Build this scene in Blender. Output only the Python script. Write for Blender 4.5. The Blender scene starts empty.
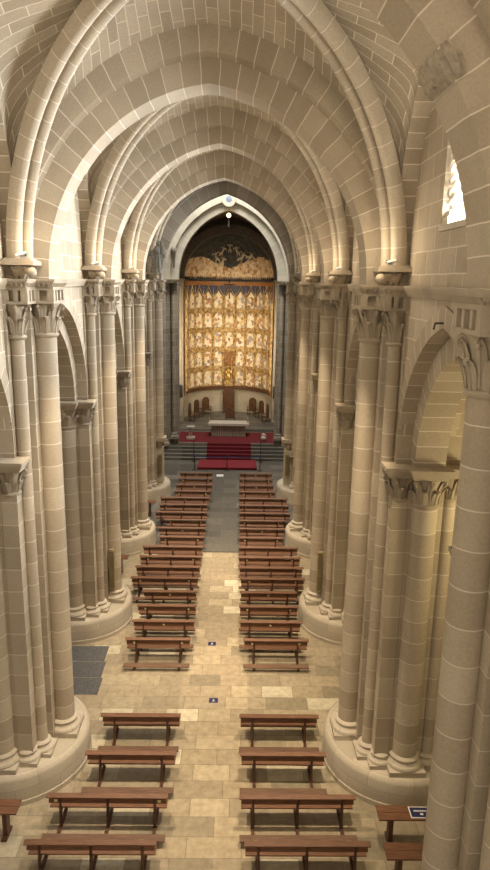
import bpy, bmesh, math, random
from math import sin, cos, pi, sqrt, atan2, radians
from mathutils import Vector, Matrix
random.seed(7)
S = bpy.context.scene
COL = S.collection

# ------------------------------------------------------------------ mesh builder
class MB:
    def __init__(s): s.v=[]; s.f=[]; s.uv=[]; s.flip=False
    def add(s, vs, fs, uvs=None):
        o=len(s.v); s.v+= [tuple(v) for v in vs]
        for i,f in enumerate(fs):
            s.f.append([o+k for k in f]); s.uv.append(uvs[i] if uvs else None)
    def box(s,x0,x1,y0,y1,z0,z1):
        if x0>x1:x0,x1=x1,x0
        if y0>y1:y0,y1=y1,y0
        vs=[(x,y,z) for z in(z0,z1) for y in(y0,y1) for x in(x0,x1)]
        s.add(vs,[(0,2,3,1),(4,5,7,6),(0,1,5,4),(2,6,7,3),(0,4,6,2),(1,3,7,5)])
        return s
    def lathe(s,cx,cy,prof,n=20,a0=0,a1=2*pi,u0=0.,sx=1,sy=1):
        full=abs(a1-a0-2*pi)<1e-6; vs=[]; m=len(prof)
        na=n if full else n+1
        for i in range(na):
            a=a0+(a1-a0)*i/n
            for r,z in prof: vs.append((cx+r*cos(a)*sx,cy+r*sin(a)*sy,z))
        fs=[];uv=[]
        R=max(p[0] for p in prof)
        ln=[0]
        for j in range(1,m): ln.append(ln[-1]+math.hypot(prof[j][0]-prof[j-1][0],prof[j][1]-prof[j-1][1]))
        vert=abs(prof[-1][1]-prof[0][1])>.6*ln[-1]
        for i in range(n):
            i2=(i+1)%na if full else i+1
            for j in range(m-1):
                fs.append((i*m+j,i2*m+j,i2*m+j+1,i*m+j+1))
                ua=u0+(a1-a0)*i/n*R; ub=u0+(a1-a0)*(i+1)/n*R
                va,vb=(prof[j][1],prof[j+1][1]) if vert else (ln[j],ln[j+1])
                uv.append([(ua,va),(ub,va),(ub,vb),(ua,vb)])
        s.add(vs,fs,uv)
        if full:
            for j in (0,m-1):
                if prof[j][0]>1e-4: s.add([vs[i*m+j] for i in range(na)],[tuple(range(na))] if j else [tuple(range(na))[::-1]])
        return s
    def cyl(s,cx,cy,z0,z1,r,n=16): return s.lathe(cx,cy,[(r,z0),(r,z1)],n)
    def prism(s,poly,z0,z1):
        n=len(poly)
        vs=[(x,y,z0) for x,y in poly]+[(x,y,z1) for x,y in poly]
        fs=[tuple(range(n))[::-1],tuple(range(n,2*n))]+[(i,(i+1)%n,n+(i+1)%n,n+i) for i in range(n)]
        s.add(vs,fs); return s
    def tube(s,pts,r,n=8,flat=1.0,side=None,caps=True):
        # r number or list; flat = thickness ratio along 'normal'; side = fixed lateral vector
        P=[Vector(p) for p in pts]; m=len(P); vs=[]
        if not isinstance(r,(list,tuple)): r=[r]*m
        L=[0]
        for i in range(1,m): L.append(L[-1]+(P[i]-P[i-1]).length)
        prev=None
        for i in range(m):
            t=(P[min(i+1,m-1)]-P[max(i-1,0)]).normalized()
            if side is not None: a=Vector(side)
            else:
                a=prev if prev is not None else (Vector((0,0,1)) if abs(t.z)<.9 else Vector((1,0,0)))
            a=(a-t*a.dot(t)).normalized(); prev=a
            b=t.cross(a)
            for k in range(n):
                q=2*pi*k/n; vs.append(P[i]+a*cos(q)*r[i]+b*sin(q)*r[i]*flat)
        fs=[];uv=[]
        for i in range(m-1):
            for k in range(n):
                k2=(k+1)%n
                fs.append((i*n+k,i*n+k2,(i+1)*n+k2,(i+1)*n+k))
                w=2*pi*max(r)/n
                uv.append([(k*w,L[i]),((k+1)*w,L[i]),((k+1)*w,L[i+1]),(k*w,L[i+1])])
        s.add(vs,fs,uv)
        if caps:
            s.add(vs[:n],[tuple(range(n))[::-1]]); s.add(vs[-n:],[tuple(range(n))])
        return s
    def sphere(s,c,r,n=10,sz=1,sx=1,sy=1):
        m=max(4,n//2+1)
        prof=[(max(1e-5,r*sin(pi*j/m)),c[2]-r*sz*cos(pi*j/m)) for j in range(m+1)]
        s.lathe(c[0],c[1],prof,n,sx=sx,sy=sy); return s
    def grid(s,fn,nu,nv,uvfn=None,off=0):
        vs=[fn(i/nu,j/nv) for i in range(nu+1) for j in range(nv+1)]
        fs=[];uv=[]
        for i in range(nu):
            for j in range(nv):
                fs.append((i*(nv+1)+j,(i+1)*(nv+1)+j,(i+1)*(nv+1)+j+1,i*(nv+1)+j+1))
                if uvfn: uv.append([uvfn(i/nu,j/nv),uvfn((i+1)/nu,j/nv),uvfn((i+1)/nu,(j+1)/nv),uvfn(i/nu,(j+1)/nv)])
        s.add(vs,fs,uv if uvfn else None); return s
    def xform(s,M,start=0):
        for i in range(start,len(s.v)): s.v[i]=tuple(M@Vector(s.v[i]))
        return s
    def mirror(s,sg,x0=0.):
        if sg<0: s.v=[(-v[0],v[1],v[2]) for v in s.v]; s.f=[f[::-1] for f in s.f]; s.uv=[u[::-1] if u else None for u in s.uv]
        return s
    def mesh(s,name,mat,angle=38,recalc=True):
        me=bpy.data.meshes.new(name); me.from_pydata(s.v,[],s.f)
        ul=me.uv_layers.new(name='uv')
        for p,u in zip(me.polygons,s.uv):
            if u:
                for li,c in zip(p.loop_indices,u): ul.data[li].uv=c
            else:
                n=p.normal
                ax=max(range(3),key=lambda k:abs(n[k]))
                for li in p.loop_indices:
                    c=me.vertices[me.loops[li].vertex_index].co
                    ul.data[li].uv=(c.y,c.z) if ax==0 else ((c.x,c.z) if ax==1 else (c.x,c.y))
        if recalc:
            bm=bmesh.new(); bm.from_mesh(me); bmesh.ops.recalc_face_normals(bm,faces=bm.faces); bm.to_mesh(me); bm.free()
        for p in me.polygons: p.use_smooth=True
        me.set_sharp_from_angle(angle=radians(angle))
        for m in (mat if isinstance(mat,(list,tuple)) else [mat]): me.materials.append(m)
        return me
    def build(s,name,mat,parent=None,origin=None,**k):
        if origin is not None:
            o3=Vector(origin); s.v=[tuple(Vector(v)-o3) for v in s.v]
        me=s.mesh(name,mat,**k)
        o=bpy.data.objects.new(name,me); COL.objects.link(o)
        if parent: o.parent=parent
        if origin is not None: o.location=origin
        return o

def empty(name,loc=(0,0,0),rz=0):
    o=bpy.data.objects.new(name,None); COL.objects.link(o); o.location=loc; o.rotation_euler=(0,0,rz); o.empty_display_size=.2; return o
def tag(o,label,cat,group=None,kind=None):
    o['label']=label; o['category']=cat
    if group: o['group']=group
    if kind: o['kind']=kind
    return o
def struct(o,label=None):
    o['kind']='structure'
    if label: o['label']=label
    return o
def kids(o): return [c for c in bpy.data.objects if c.parent==o]
def copy_tree(o,parent=None,children=None):
    c=o.copy(); COL.objects.link(c)
    if parent: c.parent=parent
    for ch in list(o.children): copy_tree(ch,c)
    return c

# ------------------------------------------------------------------ materials
def newmat(name):
    m=bpy.data.materials.new(name); m.use_nodes=True; nt=m.node_tree; nt.nodes.clear()
    out=nt.nodes.new('ShaderNodeOutputMaterial'); b=nt.nodes.new('ShaderNodeBsdfPrincipled')
    nt.links.new(b.outputs[0],out.inputs[0]); return m,nt,b
def N(nt,t,**k):
    n=nt.nodes.new(t)
    for a,v in k.items():
        if a.startswith('i_'): n.inputs[a[2:].replace('_',' ')].default_value=v
        else: setattr(n,a,v)
    return n
def ramp(nt,stops,interp='LINEAR'):
    n=nt.nodes.new('ShaderNodeValToRGB'); r=n.color_ramp; r.interpolation=interp
    while len(r.elements)<len(stops): r.elements.new(.5)
    for e,(p,c) in zip(r.elements,stops): e.position=p; e.color=(*c,1)
    return n
def mix(nt,a,b,f,mode='MIX'):
    n=nt.nodes.new('ShaderNodeMix'); n.data_type='RGBA'; n.blend_type=mode
    for sock,v in ((n.inputs[0],f),(n.inputs[6],a),(n.inputs[7],b)):
        if hasattr(v,'is_linked'): nt.links.new(v,sock)
        elif isinstance(v,(int,float)): sock.default_value=v
        else: sock.default_value=(*v,1)
    return n.outputs[2]
def stone(name,ramp_stops,mortar,bw,rh,off=.5,mort=.012,rough=.85,stain=.35,stain_col=(.16,.13,.10),bump=.25,coords='UV',nscale=1.0,smooth=.15):
    m,nt,b=newmat(name); L=nt.links.new
    tc=N(nt,'ShaderNodeTexCoord'); geo=N(nt,'ShaderNodeNewGeometry')
    vec=tc.outputs['UV'] if coords=='UV' else geo.outputs['Position']
    nz=N(nt,'ShaderNodeTexNoise',i_Scale=1.7,i_Detail=2); L(geo.outputs['Position'],nz.inputs['Vector'])
    # slightly wavy joints
    dv=nt.nodes.new('ShaderNodeVectorMath'); dv.operation='MULTIPLY_ADD'; L(nz.outputs['Color'],dv.inputs[0]); dv.inputs[1].default_value=(.03,.03,.03); L(vec,dv.inputs[2])
    br=N(nt,'ShaderNodeTexBrick',offset=off,offset_frequency=2,squash=1,i_Scale=1,i_Mortar_Size=mort,i_Mortar_Smooth=smooth,i_Brick_Width=bw,i_Row_Height=rh)
    br.inputs['Color1'].default_value=(0,0,0,1); br.inputs['Color2'].default_value=(1,1,1,1); br.inputs['Mortar'].default_value=(.5,.5,.5,1)
    L(dv.outputs[0],br.inputs['Vector'])
    rp=ramp(nt,ramp_stops); L(br.outputs['Color'],rp.inputs[0])
    n1=N(nt,'ShaderNodeTexNoise',i_Scale=.55*nscale,i_Detail=6,i_Roughness=.65); L(geo.outputs['Position'],n1.inputs['Vector'])
    r1=ramp(nt,[(.45,(0,0,0)),(.75,(1,1,1))]); L(n1.outputs['Fac'],r1.inputs[0])
    ms=nt.nodes.new('ShaderNodeMath'); ms.operation='MULTIPLY'; L(r1.outputs[0],ms.inputs[0]); ms.inputs[1].default_value=stain
    c=mix(nt,rp.outputs[0],stain_col,ms.outputs[0])
    n2=N(nt,'ShaderNodeTexNoise',i_Scale=30*nscale,i_Detail=5,i_Roughness=.75); L(geo.outputs['Position'],n2.inputs['Vector'])
    r2=ramp(nt,[(.3,(.82,.82,.82)),(.7,(1.1,1.1,1.1))]); L(n2.outputs['Fac'],r2.inputs[0])
    c=mix(nt,c,r2.outputs[0],1.0,'MULTIPLY')
    c=mix(nt,c,mortar,br.outputs['Fac'])
    L(c,b.inputs['Base Color']); b.inputs['Roughness'].default_value=rough
    h=nt.nodes.new('ShaderNodeMath'); h.operation='MULTIPLY_ADD'; L(br.outputs['Fac'],h.inputs[0]); h.inputs[1].default_value=-.5; L(n2.outputs['Fac'],h.inputs[2])
    bp=N(nt,'ShaderNodeBump',i_Strength=bump,i_Distance=.02); L(h.outputs[0],bp.inputs['Height']); L(bp.outputs[0],b.inputs['Normal'])
    return m
def plain(name,col,rough=.5,var=.25,scale=6,metal=0,stretch=None,emit=0,bump=.1):
    m,nt,b=newmat(name); L=nt.links.new
    tc=N(nt,'ShaderNodeTexCoord'); mp=N(nt,'ShaderNodeMapping'); L(tc.outputs['Object'],mp.inputs[0])
    if stretch: mp.inputs['Scale'].default_value=stretch
    n=N(nt,'ShaderNodeTexNoise',i_Scale=scale,i_Detail=4); L(mp.outputs[0],n.inputs['Vector'])
    r=ramp(nt,[(.3,tuple(c*(1-var) for c in col)),(.7,tuple(min(1,c*(1+var)) for c in col))]); L(n.outputs['Fac'],r.inputs[0])
    L(r.outputs[0],b.inputs['Base Color']); b.inputs['Roughness'].default_value=rough; b.inputs['Metallic'].default_value=metal
    if bump:
        bp=N(nt,'ShaderNodeBump',i_Strength=bump,i_Distance=.01); L(n.outputs['Fac'],bp.inputs['Height']); L(bp.outputs[0],b.inputs['Normal'])
    if emit: L(r.outputs[0],b.inputs['Emission Color']); b.inputs['Emission Strength'].default_value=emit
    return m

TAN=[(0,(.38,.315,.23)),(.5,(.44,.37,.275)),(1,(.49,.42,.32))]
MORT=(.62,.56,.46)
M={}
M['ashlar']=stone('ashlar_stone',TAN,MORT,.85,.42,.5)
M['shaft']=stone('shaft_stone',TAN,MORT,40,.52,.0,mort=.0095,stain=.3,stain_col=(.26,.21,.15))
M['vouss']=stone('voussoir_stone',TAN,(.68,.62,.52),40,.36,0,mort=.0095,stain=.4,stain_col=(.22,.18,.13))
M['rib']=stone('rib_stone',[(0,(.44,.38,.29)),(1,(.53,.46,.36))],(.68,.62,.52),40,.40,0,mort=.0095,stain=.2,stain_col=(.22,.18,.13))
M['web']=stone('vault_web_stone',TAN,(.70,.64,.52),.75,.27,.5,mort=.0095,stain=.35,stain_col=(.2,.16,.12))
M['plain']=stone('carved_stone',TAN,(.5,.43,.34),60,60,0,mort=0,stain=.5,stain_col=(.2,.16,.12),bump=.5,nscale=2)
M['plinth']=stone('plinth_stone',[(0,(.42,.37,.29)),(1,(.54,.48,.385))],(.35,.30,.23),1.1,.45,.5,mort=.008,stain=.5,stain_col=(.28,.22,.16))
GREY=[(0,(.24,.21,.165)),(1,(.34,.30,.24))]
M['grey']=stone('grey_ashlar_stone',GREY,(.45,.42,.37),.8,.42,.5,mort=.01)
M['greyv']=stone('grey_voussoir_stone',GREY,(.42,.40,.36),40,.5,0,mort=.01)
M['palev']=stone('pale_voussoir_stone',[(0,(.40,.38,.32)),(1,(.48,.455,.39))],(.52,.5,.44),40,.5,0,mort=.01)
M['pale']=stone('pale_wall_stone',[(0,(.48,.43,.34)),(1,(.60,.54,.44))],(.42,.37,.29),.9,.5,.5,mort=.01,stain=.4)
M['slate']=stone('slate_step_stone',[(0,(.10,.094,.08)),(1,(.19,.178,.15))],(.07,.07,.065),1.2,.7,.5,mort=.01,rough=.6)
M['wood']=plain('red_brown_wood',(.145,.062,.028),.6,.35,3,stretch=(1.2,14,14),bump=.05)
M['wood_dark']=plain('dark_wood',(.075,.028,.014),.45,.3,4,bump=.05)
M['wood_chair']=plain('carved_brown_wood',(.10,.045,.02),.45,.3,8)
M['dull_wood']=plain('dull_brown_wood',(.14,.075,.045),.6,.3,3,stretch=(1.2,14,14),bump=.05)
M['red']=plain('red_carpet',(.125,.006,.012),.95,.2,9,bump=.3)
M['redpad']=plain('crimson_cloth',(.19,.010,.022),.9,.12,6)
M['black']=plain('black_plastic',(.02,.02,.02),.4,.2,6)
M['metal']=plain('grey_metal',(.35,.36,.38),.35,.1,6,metal=.8)
M['white']=plain('white_enamel',(.8,.8,.8),.4,.03,6,bump=0)
M['olive']=plain('olive_bronze',(.30,.24,.13),.5,.2,6)
M['blue']=plain('blue_vinyl',(.012,.015,.09),.5,.1,6,bump=0)
M['belt']=plain('blue_belt',(.03,.06,.25),.7,.1,6,bump=0)
M['sticker']=plain('pale_sticker',(.75,.72,.35),.5,.05,6,bump=0)
M['gsticker']=plain('lime_sticker',(.45,.65,.05),.5,.05,6,bump=0)
M['cloth']=plain('white_linen',(.5,.45,.38),.9,.06,6)
M['alt']=stone('altar_stone',[(0,(.38,.33,.26)),(1,(.46,.40,.32))],(.15,.12,.10),.16,.9,0,mort=.02,bump=.6)
M['brass']=plain('brass',(.55,.38,.12),.3,.1,6,metal=.9)
M['orange']=plain('orange_painted_wood',(.30,.125,.04),.5,.2,4)
M['bronze']=plain('green_bronze',(.22,.18,.09),.5,.25,8,metal=.3)
M['iron']=plain('black_iron',(.03,.025,.02),.6,.2,8)
M['slab']=plain('dark_grave_slab',(.085,.085,.088),.6,.35,16,bump=.8)
M['rubble']=plain('grey_rubble_infill',(.33,.28,.21),.95,.25,14,bump=1.0)
M['lead']=plain('stone_grey_sculpture',(.17,.155,.13),.8,.4,12,bump=.5)
def emis(name,col,st):
    m,nt,b=newmat(name); b.inputs['Base Color'].default_value=(*col,1); b.inputs['Emission Color'].default_value=(*col,1); b.inputs['Emission Strength'].default_value=st; return m
M['glass']=emis('daylit_glass',(.93,.96,1.0),1.3)
M['bulb']=emis('glowing_lamp',(1,.80,.42),3)
def stained():
    m,nt,b=newmat('golden_stained_glass'); L=nt.links.new
    g=N(nt,'ShaderNodeNewGeometry'); v=N(nt,'ShaderNodeTexVoronoi',i_Scale=5.0); L(g.outputs['Position'],v.inputs['Vector'])
    r=ramp(nt,[(0,(.8,.45,.05)),(.5,(1,.75,.15)),(1,(.6,.7,.2))]); L(v.outputs['Color'],r.inputs[0])
    L(r.outputs[0],b.inputs['Base Color']); L(r.outputs[0],b.inputs['Emission Color']); b.inputs['Emission Strength'].default_value=1.6; return m
M['stained']=stained()
def gold():
    m,nt,b=newmat('gilded_wood'); L=nt.links.new
    g=N(nt,'ShaderNodeNewGeometry'); n=N(nt,'ShaderNodeTexNoise',i_Scale=5,i_Detail=5); L(g.outputs['Position'],n.inputs['Vector'])
    r=ramp(nt,[(.35,(.20,.11,.04)),(.55,(.48,.32,.13)),(.7,(.70,.54,.30))]); L(n.outputs['Fac'],r.inputs[0]); L(r.outputs[0],b.inputs['Base Color'])
    b.inputs['Roughness'].default_value=.5; b.inputs['Metallic'].default_value=.15
    bp=N(nt,'ShaderNodeBump',i_Strength=.5,i_Distance=.03); L(n.outputs['Fac'],bp.inputs['Height']); L(bp.outputs[0],b.inputs['Normal']); return m
M['gold']=gold()
def painting():
    m,nt,b=newmat('painted_panel'); L=nt.links.new
    tc=N(nt,'ShaderNodeTexCoord'); g=N(nt,'ShaderNodeNewGeometry')
    n=N(nt,'ShaderNodeTexVoronoi',i_Scale=4.3); L(g.outputs['Position'],n.inputs['Vector'])
    sp=N(nt,'ShaderNodeSeparateColor'); L(n.outputs['Color'],sp.inputs[0])
    r=ramp(nt,[(0,(.72,.64,.50)),(.24,(.50,.26,.16)),(.38,(.80,.74,.62)),(.56,(.34,.33,.34)),(.68,(.74,.65,.48)),(.84,(.30,.17,.10)),(.92,(.62,.46,.22))],'CONSTANT'); L(sp.outputs[0],r.inputs[0])
    # gilded ground towards the panel edges, figures in its middle
    uvs=N(nt,'ShaderNodeSeparateXYZ'); L(tc.outputs['UV'],uvs.inputs[0])
    a=nt.nodes.new('ShaderNodeMath'); a.operation='SUBTRACT'; L(uvs.outputs[0],a.inputs[0]); a.inputs[1].default_value=.5
    a2=nt.nodes.new('ShaderNodeMath'); a2.operation='ABSOLUTE'; L(a.outputs[0],a2.inputs[0])
    n2=N(nt,'ShaderNodeTexNoise',i_Scale=3,i_Detail=3); L(g.outputs['Position'],n2.inputs['Vector'])
    a3=nt.nodes.new('ShaderNodeMath'); a3.operation='MULTIPLY_ADD'; L(n2.outputs['Fac'],a3.inputs[0]); a3.inputs[1].default_value=-.5; L(a2.outputs[0],a3.inputs[2])
    a4=nt.nodes.new('ShaderNodeMath'); a4.operation='MULTIPLY_ADD'; L(uvs.outputs[1],a4.inputs[0]); a4.inputs[1].default_value=.22; L(a3.outputs[0],a4.inputs[2])
    rr=ramp(nt,[(.22,(0,0,0)),(.32,(1,1,1))]); L(a4.outputs[0],rr.inputs[0])
    c=mix(nt,r.outputs[0],(.66,.45,.15),rr.outputs[0]); L(c,b.inputs['Base Color']); b.inputs['Roughness'].default_value=.55; return m
M['paint']=painting()
def fresco():
    m,nt,b=newmat('painted_half_dome'); L=nt.links.new
    g=N(nt,'ShaderNodeNewGeometry'); s=N(nt,'ShaderNodeSeparateXYZ'); L(g.outputs['Position'],s.inputs[0])
    mp=N(nt,'ShaderNodeMapping'); mp.inputs['Scale'].default_value=(5,3,3.2); L(g.outputs['Position'],mp.inputs[0])
    v=N(nt,'ShaderNodeTexVoronoi',i_Scale=1.3); L(mp.outputs[0],v.inputs['Vector'])
    sp=N(nt,'ShaderNodeSeparateColor'); L(v.outputs['Color'],sp.inputs[0])
    crowd=ramp(nt,[(0,(.62,.42,.24)),(.3,(.72,.55,.36)),(.55,(.45,.24,.12)),(.7,(.80,.66,.48)),(1,(.35,.18,.10))],'CONSTANT'); L(sp.outputs[1],crowd.inputs[0])
    dk=N(nt,'ShaderNodeTexNoise',i_Scale=2.2,i_Detail=5); L(g.outputs['Position'],dk.inputs['Vector'])
    dark=ramp(nt,[(.35,(.025,.03,.035)),(.6,(.07,.07,.065)),(.8,(.16,.11,.07))]); L(dk.outputs['Fac'],dark.inputs[0])
    # crowd boundary: low in the middle, rounded mounds at each side
    ab=nt.nodes.new('ShaderNodeMath'); ab.operation='ABSOLUTE'; L(s.outputs[0],ab.inputs[0])
    c1=nt.nodes.new('ShaderNodeMath'); c1.operation='PINGPONG'; L(ab.outputs[0],c1.inputs[0]); c1.inputs[1].default_value=2.3
    h=nt.nodes.new('ShaderNodeMath'); h.operation='MULTIPLY_ADD'; L(c1.outputs[0],h.inputs[0]); h.inputs[1].default_value=.38; h.inputs[2].default_value=12.7
    d=nt.nodes.new('ShaderNodeMath'); d.operation='SUBTRACT'; L(s.outputs[2],d.inputs[0]); L(h.outputs[0],d.inputs[1])
    e=nt.nodes.new('ShaderNodeMath'); e.operation='MULTIPLY_ADD'; L(dk.outputs['Fac'],e.inputs[0]); e.inputs[1].default_value=.5; L(d.outputs[0],e.inputs[2])
    rr=ramp(nt,[(.45,(0,0,0)),(.52,(1,1,1))]); L(e.outputs[0],rr.inputs[0])
    c=mix(nt,crowd.outputs[0],dark.outputs[0],rr.outputs[0]); L(c,b.inputs['Base Color']); b.inputs['Roughness'].default_value=.9; return m
M['fresco']=fresco()
def border():
    m,nt,b=newmat('painted_border'); L=nt.links.new
    tc=N(nt,'ShaderNodeTexCoord'); v=N(nt,'ShaderNodeTexVoronoi',i_Scale=2.6); L(tc.outputs['UV'],v.inputs['Vector'])
    r=ramp(nt,[(.15,(.26,.15,.08)),(.3,(.09,.08,.06)),(.45,(.20,.15,.10)),(.7,(.12,.10,.075))]); L(v.outputs['Distance'],r.inputs[0]); L(r.outputs[0],b.inputs['Base Color']); return m
M['border']=border()
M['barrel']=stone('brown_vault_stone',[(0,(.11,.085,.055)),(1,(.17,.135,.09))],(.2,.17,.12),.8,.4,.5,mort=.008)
M['flesh']=plain('pale_painted_figure',(.62,.52,.38),.9,.3,9)
def floor_mat():
    m,nt,b=newmat('stone_paving'); L=nt.links.new
    g=N(nt,'ShaderNodeNewGeometry')
    def bricks(bw,rh,off,mort,rot=False,shift=(0,0,0)):
        mp=N(nt,'ShaderNodeMapping'); mp.inputs['Location'].default_value=shift
        if rot: mp.inputs['Rotation'].default_value=(0,0,pi/2)
        L(g.outputs['Position'],mp.inputs[0])
        br=N(nt,'ShaderNodeTexBrick',offset=off,offset_frequency=2,squash=1.3,squash_frequency=3,i_Scale=1,i_Mortar_Size=mort,i_Brick_Width=bw,i_Row_Height=rh)
        br.inputs['Color1'].default_value=(0,0,0,1); br.inputs['Color2'].default_value=(1,1,1,1); br.inputs['Mortar'].default_value=(.5,.5,.5,1)
        L(mp.outputs[0],br.inputs['Vector']); return br
    w=bricks(.92,.56,.37,.009,shift=(.31,.1,0)); sl=bricks(1.5,.85,.5,.012)
    rw=ramp(nt,[(0,(.25,.215,.15)),(.25,(.42,.345,.235)),(.5,(.34,.28,.195)),(.62,(.50,.42,.29)),(.8,(.40,.325,.22)),(.9,(.64,.57,.42)),(1,(.70,.64,.49))]); L(w.outputs['Color'],rw.inputs[0])
    n=N(nt,'ShaderNodeTexNoise',i_Scale=5,i_Detail=7,i_Roughness=.7); L(g.outputs['Position'],n.inputs['Vector'])
    rn=ramp(nt,[(.3,(.68,.66,.62)),(.65,(1.08,1.08,1.08))]); L(n.outputs['Fac'],rn.inputs[0])
    cw=mix(nt,rw.outputs[0],(.23,.19,.13),w.outputs['Fac'])
    rs=ramp(nt,[(0,(.075,.07,.06)),(.5,(.11,.104,.09)),(1,(.17,.158,.13))]); L(sl.outputs['Color'],rs.inputs[0])
    cs=mix(nt,rs.outputs[0],(.17,.16,.14),sl.outputs['Fac'])
    s=N(nt,'ShaderNodeSeparateXYZ'); L(g.outputs['Position'],s.inputs[0])
    gt=nt.nodes.new('ShaderNodeMath'); gt.operation='GREATER_THAN'; L(s.outputs[1],gt.inputs[0]); gt.inputs[1].default_value=27.9
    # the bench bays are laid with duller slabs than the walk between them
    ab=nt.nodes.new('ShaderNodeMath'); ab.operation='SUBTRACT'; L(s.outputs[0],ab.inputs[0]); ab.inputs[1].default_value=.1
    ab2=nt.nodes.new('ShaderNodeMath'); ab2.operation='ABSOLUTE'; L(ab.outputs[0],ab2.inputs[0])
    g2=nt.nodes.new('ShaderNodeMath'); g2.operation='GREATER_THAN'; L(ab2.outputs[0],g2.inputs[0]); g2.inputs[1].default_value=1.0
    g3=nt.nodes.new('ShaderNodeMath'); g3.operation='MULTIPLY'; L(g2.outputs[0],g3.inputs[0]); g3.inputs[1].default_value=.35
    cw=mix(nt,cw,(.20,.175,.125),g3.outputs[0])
    c=mix(nt,cw,cs,gt.outputs[0]); c=mix(nt,c,rn.outputs[0],1.0,'MULTIPLY')
    L(c,b.inputs['Base Color']); b.inputs['Roughness'].default_value=.62
    bp=N(nt,'ShaderNodeBump',i_Strength=.2,i_Distance=.01); L(n.outputs['Fac'],bp.inputs['Height']); L(bp.outputs[0],b.inputs['Normal']); return m
M['floor']=floor_mat()

# ------------------------------------------------------------------ plan
H=12.0; PY=[7.70,14.80,21.88,28.96,36.04]; NX=3.64; AX=4.75; ZS=11.95; ZA=8.2
def arch_geo(s,h): R=(h*h+s*s)/(2*s); return R,R-s     # radius, centre offset beyond axis
def arch_pts(s,h,t,z0,n=14):
    """list of (x,z,arclen,nx,nz) from left foot over the apex to the right foot, radius offset t"""
    R,c=arch_geo(s,h); r=R+t; a1=math.acos(max(-1,min(1,c/r))) ; out=[]
    for i in range(n+1):
        a=a1*i/n; out.append((-(r*cos(a)-c),z0+r*sin(a),a*R,-cos(a),sin(a)))
    Ltot=a1*R
    for i in range(n-1,-1,-1):
        a=a1*i/n; out.append(((r*cos(a)-c),z0+r*sin(a),2*Ltot-a*R,cos(a),sin(a)))
    return out
def arch_ring(mb,s,h,t,z0,y0,y1,axis='y',cen=0.,n=14,stilt=0.):
    """closed voussoir ring in the plane across 'axis'; returns mb"""
    a=arch_pts(s,h,0,z0,n); b=arch_pts(s,h,t,z0,n); m=len(a)
    if stilt:
        a=[(a[0][0],z0-stilt,-stilt,0,0)]+a+[(a[-1][0],z0-stilt,a[-1][2]+stilt,0,0)]
        b=[(b[0][0],z0-stilt,-stilt,0,0)]+b+[(b[-1][0],z0-stilt,a[-1][2]+stilt,0,0)]; m=len(a)
    def P(x,y,z): return (cen+x,y,z) if axis=='y' else (y,cen+x,z)
    vs=[]
    for i in range(m): vs+=[P(a[i][0],y0,a[i][1]),P(b[i][0],y0,b[i][1]),P(b[i][0],y1,b[i][1]),P(a[i][0],y1,a[i][1])]
    fs=[];uv=[]
    cu=[0,t,t+abs(y1-y0),2*t+abs(y1-y0),2*t+2*abs(y1-y0)]
    for i in range(m-1):
        for k in range(4):
            k2=(k+1)%4
            fs.append((i*4+k,i*4+k2,(i+1)*4+k2,(i+1)*4+k))
            uv.append([(cu[k],a[i][2]),(cu[k+1],a[i][2]),(cu[k+1],a[i+1][2]),(cu[k],a[i+1][2])])
    fs+=[(0,1,2,3),((m-1)*4+3,(m-1)*4+2,(m-1)*4+1,(m-1)*4)]; uv+=[None,None]
    mb.add(vs,fs,uv); return mb

# ------------------------------------------------------------------ carved bits
def leaf(mb,cx,cy,a,r0,z0,h,w,curl=.17):
    d=Vector((cos(a),sin(a),0)); side=Vector((-sin(a),cos(a),0))
    path=[(r0-.01,0),(r0+.015,.35),(r0+.04,.62),(r0+curl*.55,.85),(r0+curl*.95,.98),(r0+curl*1.15,.92),(r0+curl*1.1,.80)]
    ws=[.75,.95,1.0,.85,.6,.42,.3]
    mb.tube([Vector((cx,cy,z0))+d*p+Vector((0,0,h*q)) for p,q in path],[w*k for k in ws],8,.28,side)
    # raised midrib
    mb.tube([Vector((cx,cy,z0))+d*(p+.03)+Vector((0,0,h*q)) for p,q in path[:5]],w*.14,5,1,side)
def volute(mb,cx,cy,a,r,z,k=.07):
    d=Vector((cos(a),sin(a),0)); c=Vector((cx,cy,z))+d*r; side=Vector((-sin(a),cos(a),0))
    pts=[c+d*(k*(1-t*.75)*cos(t*9))+Vector((0,0,k*(1-t*.75)*sin(t*9))) for t in [i/12 for i in range(13)]]
    mb.tube(pts,k*.28,5,1.6,side)
def capital_mb(cx,cy,z0,z1,r,rt,leaves=8,a_off=0,seed=0,w=None,quads=None):
    mb=MB(); h=z1-z0
    mb.lathe(cx,cy,[(r,z0-.02),(r+.03,z0),(r+.05,z0+.03),(r+.05,z0+.05),(r+.03,z0+.08),(r,z0+.09),(r+.01,z0+h*.5),(r+(rt-r)*.6,z0+h*.85),(rt,z1)],20)
    w=w or 2*pi*r/leaves*.42
    rnd=random.Random(seed)
    for k in range(leaves):
        a=2*pi*k/leaves+a_off
        leaf(mb,cx,cy,a,r+.01,z0+.07,h*(.5+.06*rnd.random()),w,.13)
        leaf(mb,cx,cy,a+pi/leaves,r+.01,z0+.12,h*.8,w*.9,.16)
        volute(mb,cx,cy,a+pi/leaves,rt+.02,z1-.09,.07)
    return mb
def base_mb(cx,cy,z0,r,sq=True,hh=.42):
    mb=MB()
    a=r+.14
    if sq: mb.box(cx-a,cx+a,cy-a,cy+a,z0,z0+hh*.3)
    mb.lathe(cx,cy,[(a-.01,z0+hh*.3),(a+.01,z0+hh*.38),(a-.01,z0+hh*.5),(r+.09,z0+hh*.55),(r+.05,z0+hh*.68),(r+.06,z0+hh*.78),(r+.075,z0+hh*.86),(r+.05,z0+hh*.94),(r,z0+hh)],20)
    return mb
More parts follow.
